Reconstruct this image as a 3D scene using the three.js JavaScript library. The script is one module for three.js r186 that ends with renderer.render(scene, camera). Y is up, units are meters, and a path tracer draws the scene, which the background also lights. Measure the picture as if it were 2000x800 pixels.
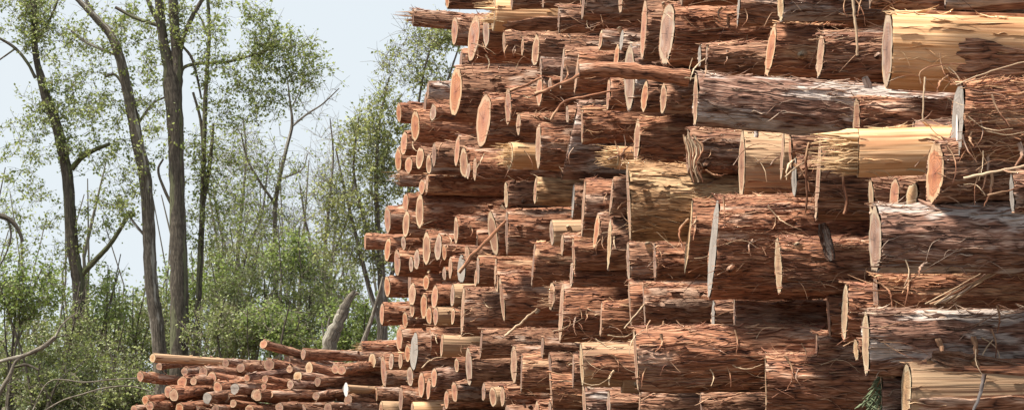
import * as THREE from 'three';
import { mergeGeometries } from 'three/addons/utils/BufferGeometryUtils.js';

// ---------------------------------------------------------------- camera, sky, sun, exposure
const FOC = 5000, HOR = 790, EYE = 0.15;              // focal length in photo pixels, eye level row, eye height above the yard
const scene = new THREE.Scene();
const camera = new THREE.PerspectiveCamera(2 * Math.atan(HOR / FOC) * 180 / Math.PI, 2000 / (2 * HOR), 0.5, 900);
camera.position.set(0, EYE, 0);
camera.setViewOffset(2000, 2 * HOR, 0, 0, 2000, 800);
camera.updateProjectionMatrix();
scene.add(camera);
const renderer = new THREE.WebGLRenderer({ antialias: true });
renderer.toneMapping = THREE.LinearToneMapping;
renderer.toneMappingExposure = 1.92;
renderer.shadowMap.enabled = true;

const SUN = new THREE.Vector3(-0.37, 0.91, 0.15).normalize();
{
  const W = 512, H = 256, d = new Float32Array(W * H * 4);
  for (let j = 0; j < H; j++) for (let i = 0; i < W; i++) {
    const el = (j + 0.5) / H * Math.PI - Math.PI / 2, az = (i + 0.5) / W * Math.PI * 2 - Math.PI;
    const s = Math.max(0, Math.sin(el));
    const cl = 0.5 + 0.22 * Math.sin(az * 3 + 2.1 * Math.sin(el * 5)) * Math.cos(el * 7 + az) + 0.16 * Math.sin(az * 7 + el * 11);
    const veil = 0.55 + 0.3 * cl;
    const b = [0.50 + (1 - s) * 0.16, 0.70 + (1 - s) * 0.10, 0.92];
    const k = el < 0 ? 0.35 : 1;
    for (let c = 0; c < 3; c++) d[(j * W + i) * 4 + c] = (b[c] * (1 - veil) + [0.80, 0.845, 0.87][c] * veil) * k * 0.55;
    d[(j * W + i) * 4 + 3] = 1;
  }
  const sky = new THREE.DataTexture(d, W, H, THREE.RGBAFormat, THREE.FloatType);
  sky.mapping = THREE.EquirectangularReflectionMapping; sky.magFilter = THREE.LinearFilter; sky.needsUpdate = true;
  scene.background = sky; scene.environment = sky;
}
const sun = new THREE.DirectionalLight(new THREE.Color(1, 0.90, 0.76), 5);
sun.position.copy(SUN).multiplyScalar(80).add(new THREE.Vector3(0, 0, -30)); sun.target.position.set(0, 0, -30);
sun.castShadow = true; sun.shadow.radius = 23; sun.shadow.mapSize.set(4096, 4096);
Object.assign(sun.shadow.camera, { left: -45, right: 45, top: 45, bottom: -45, near: 1, far: 200 });
scene.add(sun, sun.target);

// ---------------------------------------------------------------- helpers
function rng(seed) { let a = seed >>> 0; return () => { a = (a + 0x6D2B79F5) | 0; let t = Math.imul(a ^ (a >>> 15), 1 | a); t = (t + Math.imul(t ^ (t >>> 7), 61 | t)) ^ t; return ((t ^ (t >>> 14)) >>> 0) / 4294967296; }; }
const PI = Math.PI;
const V = (x, y, z) => new THREE.Vector3(x, y, z);
const at = (px, py, d) => V((px - 1000) / FOC * d, EYE - (py - HOR) / FOC * d, -d);
const faceDepth = px => 1 / (0.0227 + 3.75e-5 * (px - 800));            // distance of the stack's uneven end wall
const lerp = (a, b, t) => a + (b - a) * t, clamp = (v, a, b) => Math.min(b, Math.max(a, v)), smooth = (a, b, v) => { const t = clamp((v - a) / (b - a), 0, 1); return t * t * (3 - 2 * t); };
const used = new Map();
function numbered(n) { const k = used.get(n) || 0; used.set(n, k + 1); return k ? `${n}_${String(k).padStart(3, '0')}` : n; }
function thing(name, label, category, group) {
  const o = new THREE.Group(); o.name = numbered(name); o.userData = { label, category };
  if (group) o.userData.group = group;
  scene.add(o); return o;
}
function mesh(name, geo, mat, parent, kind) {
  const m = new THREE.Mesh(geo, mat); m.name = parent ? name : numbered(name); m.castShadow = m.receiveShadow = true;
  if (kind) m.userData.kind = kind;
  (parent || scene).add(m); return m;
}
function hash2(ix, iy, s) { let h = Math.imul(ix, 374761393) ^ Math.imul(iy, 668265263) ^ Math.imul(s, 1274126177); h = Math.imul(h ^ (h >>> 13), 1274126177); return ((h ^ (h >>> 16)) >>> 0) / 4294967296; }
// tileable value noise, px/py are the periods in cells
function noise2(x, y, px, py, s) {
  const x0 = Math.floor(x), y0 = Math.floor(y), fx = x - x0, fy = y - y0;
  const u = fx * fx * (3 - 2 * fx), v = fy * fy * (3 - 2 * fy);
  const m = (a, n) => ((a % n) + n) % n, X0 = m(x0, px), X1 = m(x0 + 1, px), Y0 = m(y0, py), Y1 = m(y0 + 1, py);
  const a = hash2(X0, Y0, s), b = hash2(X1, Y0, s), c = hash2(X0, Y1, s), d = hash2(X1, Y1, s);
  return a + (b - a) * u + (c - a) * v + (a - b - c + d) * u * v;
}
function tex(w, h, fill, srgb) {
  const d = new Uint8Array(w * h * 4), o = [0, 0, 0];
  for (let j = 0; j < h; j++) for (let i = 0; i < w; i++) { fill(i, j, o); const k = (j * w + i) * 4; for (let c = 0; c < 3; c++) d[k + c] = clamp(Math.round(o[c] * 255), 0, 255); d[k + 3] = 255; }
  const t = new THREE.DataTexture(d, w, h); t.wrapS = t.wrapT = THREE.RepeatWrapping; t.magFilter = THREE.LinearFilter;
  if (srgb) t.colorSpace = THREE.SRGBColorSpace;
  t.needsUpdate = true; return t;
}
const toS = v => v <= 0.0031308 ? v * 12.92 : 1.055 * Math.pow(v, 1 / 2.4) - 0.055;   // linear base colour to the map's encoding

// ---------------------------------------------------------------- bark and wood textures
const BW = 1024, BH = 1024, TU = 3.0, TV = 1.5;       // a tile is 3 m along the log, 1.5 m round it
const barkH = new Float32Array(BW * BH), barkP = new Float32Array(BW * BH), fineH = new Float32Array(BW * BH);
for (let j = 0; j < BH; j++) for (let i = 0; i < BW; i++) {
  const u = i / BW, v = j / BH;
  const warp = (noise2(u * 7, v * 8, 7, 8, 1) - 0.5) * 0.022 + (noise2(u * 24, v * 20, 24, 20, 2) - 0.5) * 0.010;
  const vv = v + warp;
  const r1 = Math.sqrt(Math.abs(2 * noise2(u * 12, vv * 40, 12, 40, 3) - 1));
  const r2 = Math.sqrt(Math.abs(2 * noise2(u * 27, vv * 92, 27, 92, 4) - 1));
  const f1 = noise2(u * 40, vv * 210, 40, 210, 5), f2 = noise2(u * 90, vv * 380, 90, 380, 6);
  const cross = noise2(u * 50, v * 18, 50, 18, 9);
  barkH[j * BW + i] = 0.36 * r1 + 0.24 * r2 + 0.22 * f1 + 0.11 * f2 + 0.07 * cross;
  fineH[j * BW + i] = 0.5 * f1 + 0.5 * f2;
  barkP[j * BW + i] = 0.6 * noise2(u * 5, vv * 9, 5, 9, 7) + 0.4 * noise2(u * 14, vv * 26, 14, 26, 8);
}
const mix3 = (o, a, b, t) => { for (let c = 0; c < 3; c++) o[c] = a[c] + (b[c] - a[c]) * t; };
function barkMap(low, mid, high, patch, patchAt, patchMax) {
  const t1 = [0, 0, 0], t2 = [0, 0, 0];
  return tex(BW, BH, (i, j, o) => {
    const h = barkH[j * BW + i], p = barkP[j * BW + i], f = fineH[j * BW + i];
    if (h < 0.52) mix3(t1, low, mid, smooth(0.30, 0.52, h)); else mix3(t1, mid, high, smooth(0.52, 0.78, h));
    mix3(t2, t1, patch, smooth(patchAt, patchAt + 0.16, p + (h - 0.5) * 0.35) * patchMax);
    const g = 0.60 + 0.80 * f;
    for (let c = 0; c < 3; c++) o[c] = toS(t2[c] * g);
  }, true);
}
const bumpTex = tex(BW, BH, (i, j, o) => { o[0] = o[1] = o[2] = clamp(barkH[j * BW + i], 0, 1); });
const woodBump = tex(512, 512, (i, j, o) => { const u = i / 512, v = j / 512; o[0] = o[1] = o[2] = 0.6 * noise2(u * 4, v * 60, 4, 60, 21) + 0.4 * noise2(u * 9, v * 160, 9, 160, 22); });
const woodMap = (a, b, c) => { const t = [0, 0, 0]; return tex(512, 512, (i, j, o) => {
  const u = i / 512, v = j / 512 + (noise2(i / 512 * 5, j / 512 * 5, 5, 5, 23) - 0.5) * 0.03;
  const n = 0.55 * noise2(u * 3, v * 60, 3, 60, 24) + 0.45 * noise2(u * 8, v * 190, 8, 190, 25), p = noise2(u * 4, v * 7, 4, 7, 26), q = noise2(u * 6, v * 90, 6, 90, 27);
  mix3(t, a, b, smooth(0.25, 0.75, n)); mix3(t, t.slice(), c, smooth(0.55, 0.85, p * 0.7 + q * 0.3) * 0.8);
  for (let k = 0; k < 3; k++) o[k] = toS(t[k]);
}, true); };
const B = (map, bump, scale, rough = 0.92) => new THREE.MeshStandardMaterial({ map, bumpMap: bump, bumpScale: scale, roughness: rough });
const M = {
  r: B(barkMap([0.060, 0.022, 0.014], [0.285, 0.120, 0.064], [0.45, 0.235, 0.145], [0.49, 0.345, 0.265], 0.60, 0.7), bumpTex, 0.034),
  o: B(barkMap([0.085, 0.032, 0.019], [0.27, 0.115, 0.062], [0.42, 0.215, 0.128], [0.50, 0.32, 0.20], 0.60, 0.8), bumpTex, 0.034),
  g: B(barkMap([0.060, 0.028, 0.020], [0.225, 0.115, 0.08], [0.37, 0.245, 0.19], [0.48, 0.42, 0.39], 0.47, 0.9), bumpTex, 0.03),
  d: B(barkMap([0.055, 0.024, 0.015], [0.25, 0.122, 0.073], [0.40, 0.235, 0.155], [0.44, 0.33, 0.27], 0.62, 0.7), bumpTex, 0.034),
  n: B(barkMap([0.085, 0.042, 0.022], [0.30, 0.165, 0.082], [0.47, 0.295, 0.16], [0.52, 0.36, 0.205], 0.58, 0.8), bumpTex, 0.034),
  p: B(woodMap([0.54, 0.295, 0.135], [0.69, 0.45, 0.26], [0.40, 0.18, 0.08]), woodBump, 0.007, 0.75),
  t: B(woodMap([0.34, 0.205, 0.12], [0.46, 0.31, 0.19], [0.24, 0.125, 0.08]), woodBump, 0.010, 0.85),
};
// sawn ends: pale sapwood rim, darker heart, rings, saw lines
function endMat(sap, heart, core, seed, gray = 0) {
  const N = 256, R = rng(seed), a0 = R() * 6.28, ox = (R() - 0.5) * 0.08, oy = (R() - 0.5) * 0.08, cr = [0, 1, 2].map(() => R() * 6.28), t = [0, 0, 0], q = [0, 0, 0];
  const map = tex(N, N, (i, j, o) => {
    const x = (i + 0.5) / N * 2 - 1, y = (j + 0.5) / N * 2 - 1, ro = Math.hypot(x, y);
    const th = Math.atan2(y - oy, x - ox), wob = 0.035 * Math.sin(th * 3 + a0) + 0.02 * Math.sin(th * 7 + a0 * 2);
    const r = Math.hypot(x - ox * (1 - ro), y - oy * (1 - ro)) + wob * (0.4 + ro);
    const ring = 0.5 + 0.5 * Math.sin(r * 62 + 2.5 * Math.sin(r * 9 + a0) + Math.sin(th * 2) * 0.6);
    mix3(t, core, heart, smooth(0.06, 0.5, r)); mix3(q, t, sap, smooth(0.76, 0.82, r + (noise2(th * 4 + 20, r * 6, 99, 99, seed) - 0.5) * 0.08));
    let g = 0.78 + 0.32 * ring * (r < 0.8 ? 1 : 0.35);
    g *= 0.78 + 0.44 * noise2((x * Math.cos(a0) + y * Math.sin(a0)) * 40 + 90, (y * Math.cos(a0) - x * Math.sin(a0)) * 3 + 9, 999, 999, seed + 3);
    const blot = smooth(0.5, 0.8, noise2(x * 4 + 11, y * 4 + 11, 99, 99, seed + 5)) * 0.25;
    for (const c of cr) { const dd = Math.abs(Math.atan2(Math.sin(th - c), Math.cos(th - c))) * r; if (dd < 0.012 && r < 0.75) g *= 0.55; }
    for (let k = 0; k < 3; k++) o[k] = toS(lerp(q[k], [0.42, 0.39, 0.36][k], gray + blot * (gray > 0 ? 1 : 0.3)) * g);
  }, true);
  map.wrapS = map.wrapT = THREE.ClampToEdgeWrapping;
  return new THREE.MeshStandardMaterial({ map, roughness: 0.88, bumpMap: map, bumpScale: 0.002 });
}
const E = {
  c: [endMat([0.66, 0.47, 0.30], [0.39, 0.195, 0.115], [0.25, 0.11, 0.065], 11), endMat([0.62, 0.43, 0.28], [0.44, 0.25, 0.16], [0.32, 0.155, 0.095], 12), endMat([0.58, 0.42, 0.28], [0.36, 0.19, 0.125], [0.22, 0.105, 0.07], 21, 0.12)],
  o: [endMat([0.64, 0.42, 0.25], [0.45, 0.185, 0.09], [0.33, 0.11, 0.055], 13), endMat([0.60, 0.39, 0.25], [0.47, 0.215, 0.125], [0.36, 0.14, 0.085], 14), endMat([0.56, 0.35, 0.21], [0.40, 0.17, 0.095], [0.28, 0.10, 0.06], 22, 0.08)],
  y: [endMat([0.72, 0.56, 0.36], [0.55, 0.345, 0.185], [0.40, 0.22, 0.115], 15), endMat([0.68, 0.52, 0.34], [0.50, 0.32, 0.19], [0.36, 0.20, 0.12], 23)],
  w: [endMat([0.40, 0.36, 0.315], [0.30, 0.25, 0.215], [0.22, 0.175, 0.15], 16, 0.3)],
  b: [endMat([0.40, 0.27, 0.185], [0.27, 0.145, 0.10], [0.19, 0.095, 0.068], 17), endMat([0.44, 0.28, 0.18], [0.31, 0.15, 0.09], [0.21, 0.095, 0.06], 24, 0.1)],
};
const fibreMat = new THREE.MeshStandardMaterial({ vertexColors: true, roughness: 0.9 });
const stickMat = { brown: B(M.o.map, bumpTex, 0.004), pale: B(woodMap([0.50, 0.36, 0.24], [0.62, 0.47, 0.32], [0.36, 0.22, 0.14]), woodBump, 0.003), grey: B(M.g.map, bumpTex, 0.004), dark: B(M.d.map, bumpTex, 0.005) };
const paintMat = new THREE.MeshStandardMaterial({ color: new THREE.Color(0.80, 0.80, 0.80), roughness: 0.6 });

// ---------------------------------------------------------------- geometry makers
function grid(nu, nv, fn, tu, tv, close) {                 // fn(i/nu, j/nv) -> [x,y,z,u,v]
  const pos = [], uv = [], idx = [];
  for (let i = 0; i <= nu; i++) for (let j = 0; j <= nv; j++) { const p = fn(i / nu, j / nv); pos.push(p[0], p[1], p[2]); uv.push(p[3], p[4]); }
  for (let i = 0; i < nu; i++) for (let j = 0; j < nv; j++) { const a = i * (nv + 1) + j, b = a + nv + 1; idx.push(a, b, a + 1, b, b + 1, a + 1); }
  const g = new THREE.BufferGeometry();
  g.setAttribute('position', new THREE.Float32BufferAttribute(pos, 3)); g.setAttribute('uv', new THREE.Float32BufferAttribute(uv, 2)); g.setIndex(idx);
  g.computeVertexNormals(); return g;
}
// a tapered tube along points with radii; flat < 1 squashes it
function tubeData(out, pts, rad, sides, flat = 1, col, roll = 0) {
  const n = pts.length, T = new THREE.Vector3(), N = new THREE.Vector3(), Bn = new THREE.Vector3(), base = out.pos.length / 3;
  let len = 0; const ref = V(0, 1, 0);
  T.subVectors(pts[n - 1], pts[0]).normalize(); if (Math.abs(T.y) > 0.85) ref.set(0, 0, 1);
  for (let i = 0; i < n; i++) {
    T.subVectors(pts[Math.min(n - 1, i + 1)], pts[Math.max(0, i - 1)]).normalize();
    N.crossVectors(T, ref).normalize(); Bn.crossVectors(N, T);
    if (i) len += pts[i].distanceTo(pts[i - 1]);
    for (let s = 0; s <= sides; s++) {
      const a = s / sides * Math.PI * 2, ca = Math.cos(a), sa = Math.sin(a) * flat, c2 = ca * Math.cos(roll) - sa * Math.sin(roll), s2 = ca * Math.sin(roll) + sa * Math.cos(roll);
      const nx = N.x * c2 + Bn.x * s2, ny = N.y * c2 + Bn.y * s2, nz = N.z * c2 + Bn.z * s2;
      out.pos.push(pts[i].x + nx * rad[i], pts[i].y + ny * rad[i], pts[i].z + nz * rad[i]);
      out.nor.push(nx, ny, nz); out.uv.push(len / TU, s / sides * (rad[0] * 6.28) / TV);
      if (col) out.col.push(col[0], col[1], col[2]);
    }
  }
  for (let i = 0; i < n - 1; i++) for (let s = 0; s < sides; s++) { const a = base + i * (sides + 1) + s, b = a + sides + 1; out.idx.push(a, b, a + 1, b, b + 1, a + 1); }
  for (const [i, flip] of [[0, 0], [n - 1, 1]]) { const c = base + i * (sides + 1); for (let s = 1; s < sides - 1; s++) flip ? out.idx.push(c, c + s + 1, c + s) : out.idx.push(c, c + s, c + s + 1); }
}
const bag = () => ({ pos: [], nor: [], uv: [], col: [], idx: [] });
function bagGeo(b) {
  const g = new THREE.BufferGeometry();
  g.setAttribute('position', new THREE.Float32BufferAttribute(b.pos, 3)); g.setAttribute('normal', new THREE.Float32BufferAttribute(b.nor, 3)); g.setAttribute('uv', new THREE.Float32BufferAttribute(b.uv, 2));
  if (b.col.length) g.setAttribute('color', new THREE.Float32BufferAttribute(b.col, 3));
  g.setIndex(b.idx); return g;
}

// ---------------------------------------------------------------- ground
{
  const gm = new THREE.MeshStandardMaterial({ roughness: 1, map: tex(512, 512, (i, j, o) => {
    const u = i / 512, v = j / 512, n = 0.5 * noise2(u * 8, v * 8, 8, 8, 41) + 0.3 * noise2(u * 40, v * 40, 40, 40, 42) + 0.2 * noise2(u * 160, v * 160, 160, 160, 43);
    mix3(o, [0.055, 0.034, 0.022], [0.11, 0.072, 0.042], n); for (let k = 0; k < 3; k++) o[k] = toS(o[k]);
  }, true) });
  const g = grid(120, 120, (a, b) => {
    const x = -160 + 320 * a, z = 40 - 360 * b, n = noise2(x * 0.2 + 900, z * 0.2 + 900, 9999, 9999, 44);
    const drop = smooth(-14, -6, z), back = smooth(-90, -200, z);
    return [x, -0.02 - 1.55 * drop + (n - 0.5) * 0.16 * (0.3 + drop) + back * 1.2, z, x / 4, z / 4];
  });
  mesh('ground', g, gm, null, 'structure').material.side = THREE.DoubleSide;
}

// ---------------------------------------------------------------- logs
const FIBRE = { r: [[0.30, 0.135, 0.085], [0.17, 0.075, 0.05], [0.46, 0.27, 0.17]], o: [[0.38, 0.18, 0.10], [0.22, 0.095, 0.06], [0.52, 0.31, 0.18]], g: [[0.28, 0.17, 0.125], [0.15, 0.085, 0.065], [0.42, 0.31, 0.24]], n: [[0.36, 0.21, 0.11], [0.22, 0.115, 0.06], [0.52, 0.35, 0.20]], d: [[0.26, 0.125, 0.08], [0.16, 0.075, 0.05], [0.44, 0.27, 0.175]], p: [[0.50, 0.30, 0.16], [0.24, 0.11, 0.07], [0.62, 0.45, 0.27]], t: [[0.36, 0.22, 0.13], [0.20, 0.10, 0.065], [0.5, 0.34, 0.21]] };
function outline(R) {                                        // uneven round section
  const k = [2, 3, 5, 7].map((f, i) => [f, R() * 6.28, [0.035, 0.03, 0.014, 0.010][i] * (0.4 + R())]);
  return th => { let s = 1; for (const [f, p, a] of k) s += a * Math.sin(f * th + p); return s; };
}
function makeLog(o) {     // o: r, L, bark, end, seed, skew, taper, fibres, seg, splinter, patch, label, group, name
  const R = rng(o.seed), t = thing(o.name || 'log', o.label, o.category || 'log', o.group), f = outline(R), r = o.r, L = o.L, near = o.near;
  const seedN = o.seed * 17 + 5, rough = o.bark === 'p' || o.bark === 't' ? 0.28 : 1, bowA = (R() - 0.5) * (o.bow || 0.035) * L, bowB = R() * 6.28;
  const nR = near > 1 ? 76 : near > 0 ? 48 : 24, nL = near > 1 ? 64 : near > 0 ? 36 : 14;
  const sk = o.skew || 0, skz = (R() - 0.5) * 0.03, uo = R(), vo = R(), us = 0.75 + R() * 0.6;
  const S = (x, th) => {
    const sr = Math.max(8, Math.round(2 * Math.PI * r / (near > 1 ? 0.055 : 0.075))), tw = (noise2(x * 1.6 + 30, th / 6.2832 * 6, 9999, 6, seedN + 3) - 0.5) * 1.0, h = Math.sqrt(Math.abs(2 * noise2(x * 2.6 + 50, th / 6.2832 * sr + tw, 99999, sr, seedN) - 1)) * 0.62 + noise2(x * 7 + 50, th / 6.2832 * sr * 2 + tw, 99999, sr * 2, seedN + 1) * 0.38;
    return r * f(th) * (1 + (o.taper || 0) * x / L) + (h - 0.62) * 0.042 * rough * Math.min(1, r / 0.18) + (noise2(x * 0.9 + 9, th / 6.2832 * 3 + 0, 999, 3, seedN + 2) - 0.5) * r * 0.10;
  };
  const cx = (x, y, z) => x + (sk * y + skz * z) * Math.max(0, 1 - x / (r * 3));
  const bow = x => bowA * Math.sin(Math.PI * x / L);
  const P = (x, th, rr) => { const y = Math.cos(th) * rr, z = -Math.sin(th) * rr; return [cx(x, y, z), y + bow(x) * Math.sin(bowB), z + bow(x) * Math.cos(bowB)]; };
  const ths = v => v * Math.PI * 2 + Math.PI * 0.5;          // the seam lies at the back
  const circ = 2 * Math.PI * r / TV * us;
  const body = grid(nL + 3, nR, (a, v) => {
    const i = Math.round(a * (nL + 3)), th = ths(v);
    if (i === 0) return [...P(0.02, th, S(0, th) * 0.88), uo, v * circ + vo];
    if (i === nL + 3) return [...P(L, th, 0.001), uo + L / TU, v * circ + vo];
    const s = (i - 1) / nL, x = i === nL + 2 ? L : Math.min(L, L * Math.pow(s, near > 0 ? 1.45 : 1)), rr = S(x, th);
    const fray = i === 1 ? (noise2(th * 4 + 40, 1, 999, 9, seedN + 7) - 0.45) * 0.022 * rough : 0;
    return [...P(x - fray, th, rr), uo + x / TU * us, v * circ + vo];
  });
  mesh(o.bark === 'p' || o.bark === 't' ? 'peeled_trunk' : 'bark', body, M[o.bark], t);
  // sawn end
  const em = E[o.end], face = grid(5, near ? 40 : 22, (a, v) => {
    const th = ths(v), rr = S(0, th) * 0.945 * a, p = P(0, th, rr), m = em.wob || 0;
    return [p[0] - 0.004 + (noise2(p[1] * 30 + 50, p[2] * 4 + 50, 999, 999, seedN) - 0.5) * 0.006, p[1], p[2], 0.5 - Math.sin(th) * a * 0.5, 0.5 + Math.cos(th) * a * 0.5];
  });
  const fi = face.getIndex(); for (let k = 0; k < fi.count; k += 3) { const q = fi.getX(k + 1); fi.setX(k + 1, fi.getX(k + 2)); fi.setX(k + 2, q); } face.computeVertexNormals();
  mesh('cut_end', face, em[Math.floor(R() * em.length)], t);
  if (o.paint) { const g = new THREE.CircleGeometry(r * o.paint, 20); g.rotateY(-Math.PI / 2); g.scale(1, 2.4, 0.9); g.translate(-0.012 - sk * 0.02, r * -0.15, r * 0.15); mesh('paint_mark', g, paintMat, t); }
  // bark left on a peeled trunk
  for (const pt of o.patch || []) {
    const [a0, a1, x0, x1, mk = 'r'] = pt, nu = 40, nv = 24;
    const shell = grid(nu, nv + 2, (a, v) => {
      const j = Math.round(v * (nv + 2)), vv = clamp((j - 1) / nv, 0, 1), wob = (noise2(a * 6 + 5, vv < 0.5 ? 1 : 7, 999, 99, seedN + 9) + 0.3 * noise2(a * 25 + 5, vv < 0.5 ? 1 : 7, 999, 99, seedN + 19) - 0.65) * 0.45, x = lerp(x0, x1, a);
      const th = lerp(a0, a1, vv) + wob * (vv < 0.5 ? 1 - vv * 2 : vv * 2 - 1), edge = a === 0 || a === 1;
      const lift = j === 0 || j === nv + 2 || edge ? -0.01 : 0.014 + 0.012 * noise2(x * 4 + 9, th * 12 + 90, 999, 999, seedN + 4);
      const p = P(x + (noise2(th * 3 + 60, 3, 999, 99, seedN + 6) + 0.35 * noise2(th * 14 + 60, 3, 999, 99, seedN + 16) - 0.6) * 0.2 * (edge ? 1 : 0.6), th, S(x, th) + lift);
      return [...p, uo + x / TU, th * r / TV];
    });
    mesh('bark_patch', shell, M[mk], t);
  }
  // stubs where branches were cut
  if (o.bark !== 'p' && R() < (o.name ? 0.5 : 0.45)) for (let k = 1 + Math.floor(R() * 2); k > 0; k--) {
    const x = 0.1 + R() * Math.min(L - 0.2, (o.vis || 1) * 0.9), th = -PI * (R() * 0.75), sr = Math.min(r * 0.2, 0.012 + R() * 0.022), len = 0.015 + R() * 0.05, rr = S(x, th), a = P(x, th, rr - 0.03), c = P(x - len * 0.5, th, rr + len), b2 = bag();
    tubeData(b2, [V(...a), V(...P(x, th, rr + 0.004)), V(...c), V(...P(x - len * 0.52, th, rr + len + 0.002))], [sr * 1.9, sr * 1.3, sr, sr * 0.3], 8, 0.9);
    mesh('branch_stub', bagGeo(b2), R() < 0.5 ? stickMat.pale : M[o.bark], t);
  }
  // splintered end
  if (o.splinter) {
    const b = bag();
    for (let k = 0; k < o.splinter * 3; k++) {
      const th = R() * 6.28, q = Math.sqrt(R()) * r * 0.9, y = Math.cos(th) * q, z = Math.sin(th) * q, len = 0.06 + R() * R() * (o.spike || 0.3);
      const p = [V(0.12, y, z), V(-len * 0.4, y + (R() - 0.5) * 0.02, z), V(-len, y + (R() - 0.5) * 0.05, z + (R() - 0.5) * 0.03)], c = 0.75 + R() * 0.5, w = R() < 0.2 ? 0.010 + R() * 0.016 : 0.004 + R() * R() * 0.012;
      tubeData(b, p, [w, w * 0.8, 0.002], 4, 0.4, (o.bark === 'd' ? [0.34 * c, 0.21 * c, 0.13 * c] : [0.58 * c, 0.39 * c, 0.22 * c]), R() * 3);
    }
    mesh('splinter', bagGeo(b), fibreMat, t, 'stuff');
  }
  // shaggy strips of bark
  const vis = Math.min(L, o.vis || 2), b = bag(), cols = FIBRE[o.bark], px = o.px || 0.008;      // px: one photo pixel there, in metres
  const nFlake = Math.round(o.flakes * (vis / px) * (2 * r / px) / 210), nHair = Math.round(o.flakes * (vis / px) * (2 * r / px) / (near > 1 ? 230 : 300)), fk = clamp(px / 0.0042, 1, 2.2);
  for (let k = 0; k < nFlake + nHair; k++) {
    const flake = k < nFlake, over = R() < 0.12 ? 1.8 : 1, hang = !flake && R() < 0.22, tip = R() < (flake ? 0.06 : 0.14);
    const th0 = hang ? -Math.PI * (0.45 + R() * 0.35) : !flake && R() < 0.45 ? -Math.PI * (R() * 0.3 - 0.1) : -Math.PI * (R() * 0.95 - 0.12), x0 = tip ? R() * 0.08 : Math.min(L, R() * vis * over), dir = R() < 0.5 ? 1 : -1;
    const len = flake ? (0.07 + R() * R() * 0.40) : (0.08 + R() * R() * 0.42), lift = flake ? 0.004 + R() * R() * 0.045 : 0.008 + R() * R() * 0.075, wild = !flake && R() < 0.35;
    const drift = (R() - 0.5) * (wild ? 0.9 : 0.14) / r * len, sag = hang ? R() * R() * 0.18 : 0, w = (flake ? 0.0045 + R() * R() * 0.013 : 0.0032 + R() * R() * 0.0055) * fk, pts = [], rad = [], n = flake ? 5 : 6, lim = tip ? -0.07 : -0.004, wave = (R() - 0.5) * 0.02;
    for (let i = 0; i <= n; i++) {
      const s = i / n, xr = x0 + dir * (s - 0.3) * len; if (xr < lim) continue;
      const x = Math.min(L, xr), th = th0 + drift * s * s + wave * Math.sin(s * 7) / r + (R() - 0.5) * 0.006 / r, rr = S(Math.max(0, x), th) + 0.002 + lift * Math.pow(Math.abs(s - 0.35) * 1.5, 2) + R() * 0.002, p = P(Math.max(0, x), th, rr);
      pts.push(V(p[0] + Math.min(0, x), p[1] - sag * s * s, p[2])); rad.push(w * (1 - 0.75 * Math.pow(Math.abs(2 * s - 1), 2)) * (0.8 + R() * 0.4));
    }
    if (pts.length < 3) continue;
    const q = R(), c = o.bark === 'p' ? cols[q < 0.5 ? 0 : 2] : flake ? cols[q < 0.5 ? 0 : q < 0.8 ? 1 : 2] : cols[q < 0.4 ? 0 : q < 0.5 ? 1 : 2], g = 0.7 + R() * 0.6;
    tubeData(b, pts, rad, flake ? 4 : 3, flake ? 0.2 : 0.5, [c[0] * g, c[1] * g, c[2] * g], th0 + Math.PI / 2 + (R() - 0.5) * 0.7);
  }
  if (b.pos.length) mesh('bark_fibre', bagGeo(b), fibreMat, t, 'stuff');
  return t;
}
const SIZE = ['thin', 'medium-thick', 'thick'], BARKW = { r: 'red-brown shaggy bark', o: 'orange-brown shaggy bark', g: 'weathered grey-brown bark', n: 'golden-brown stringy bark', d: 'plain brown bark', p: 'golden stripped sides', t: 'tan stripped sides' }, ENDW = { c: 'cream-rimmed sawn end', o: 'orange-pink sawn end', y: 'yellow sawn end', w: 'grey weathered sawn end', b: 'dull brown sawn end' };
let seedAt = 100;
// [end x, top, bottom, width of the end ellipse, bark, end, extras]   (measured on the photograph, put at the end wall's distance there)
function stackLog([x, yt, yb, w, bark, end, ex = {}]) {
  const D = (ex.d || faceDepth(x)) + (ex.dz || 0), h = yb - yt, r = h / 2 / FOC * D / 1.03, c = at(x, (yt + yb) / 2, D);
  const tt = Math.atan((x - 1000) / FOC), yaw = Math.asin(clamp(w / h, 0.03, 0.95)) - tt, sl = Math.atan(-(ex.slope || 0));
  const near = x > 1330 ? 2 : x > 960 ? 1 : 0, si = r < 0.17 ? 0 : r < 0.27 ? 1 : 2;
  const lab = ex.label || `${SIZE[si]} log, ${BARKW[bark]}, ${ENDW[end]}, ${nearMark(MARKS, x, yt)}`;
  const t = makeLog({ r, L: ex.L || (x > 1330 ? 3.6 : 5.2), bark, end, seed: seedAt += 7, skew: ex.skew ?? ((seedAt * 0.618) % 1 - 0.5) * 0.14, taper: ex.taper ?? ((seedAt * 0.377) % 1 - 0.55) * 0.22, near, vis: clamp((shows(x, yt, yb, D) * 1.15 + 15) / FOC * D, 0.25, 3),
    px: D / FOC, flakes: ex.flk ?? (bark === 'p' ? 0.12 : bark === 't' ? 0.2 : 1) * (ex.fibres ? 1.5 : 1), splinter: ex.splinter, spike: ex.spike, patch: ex.patch, paint: ex.paint, label: lab, group: 'logs of the tall stack', name: ex.name });
  t.position.copy(c); t.rotation.set(0, yaw, sl, 'YXZ');
  return t;
}
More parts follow.
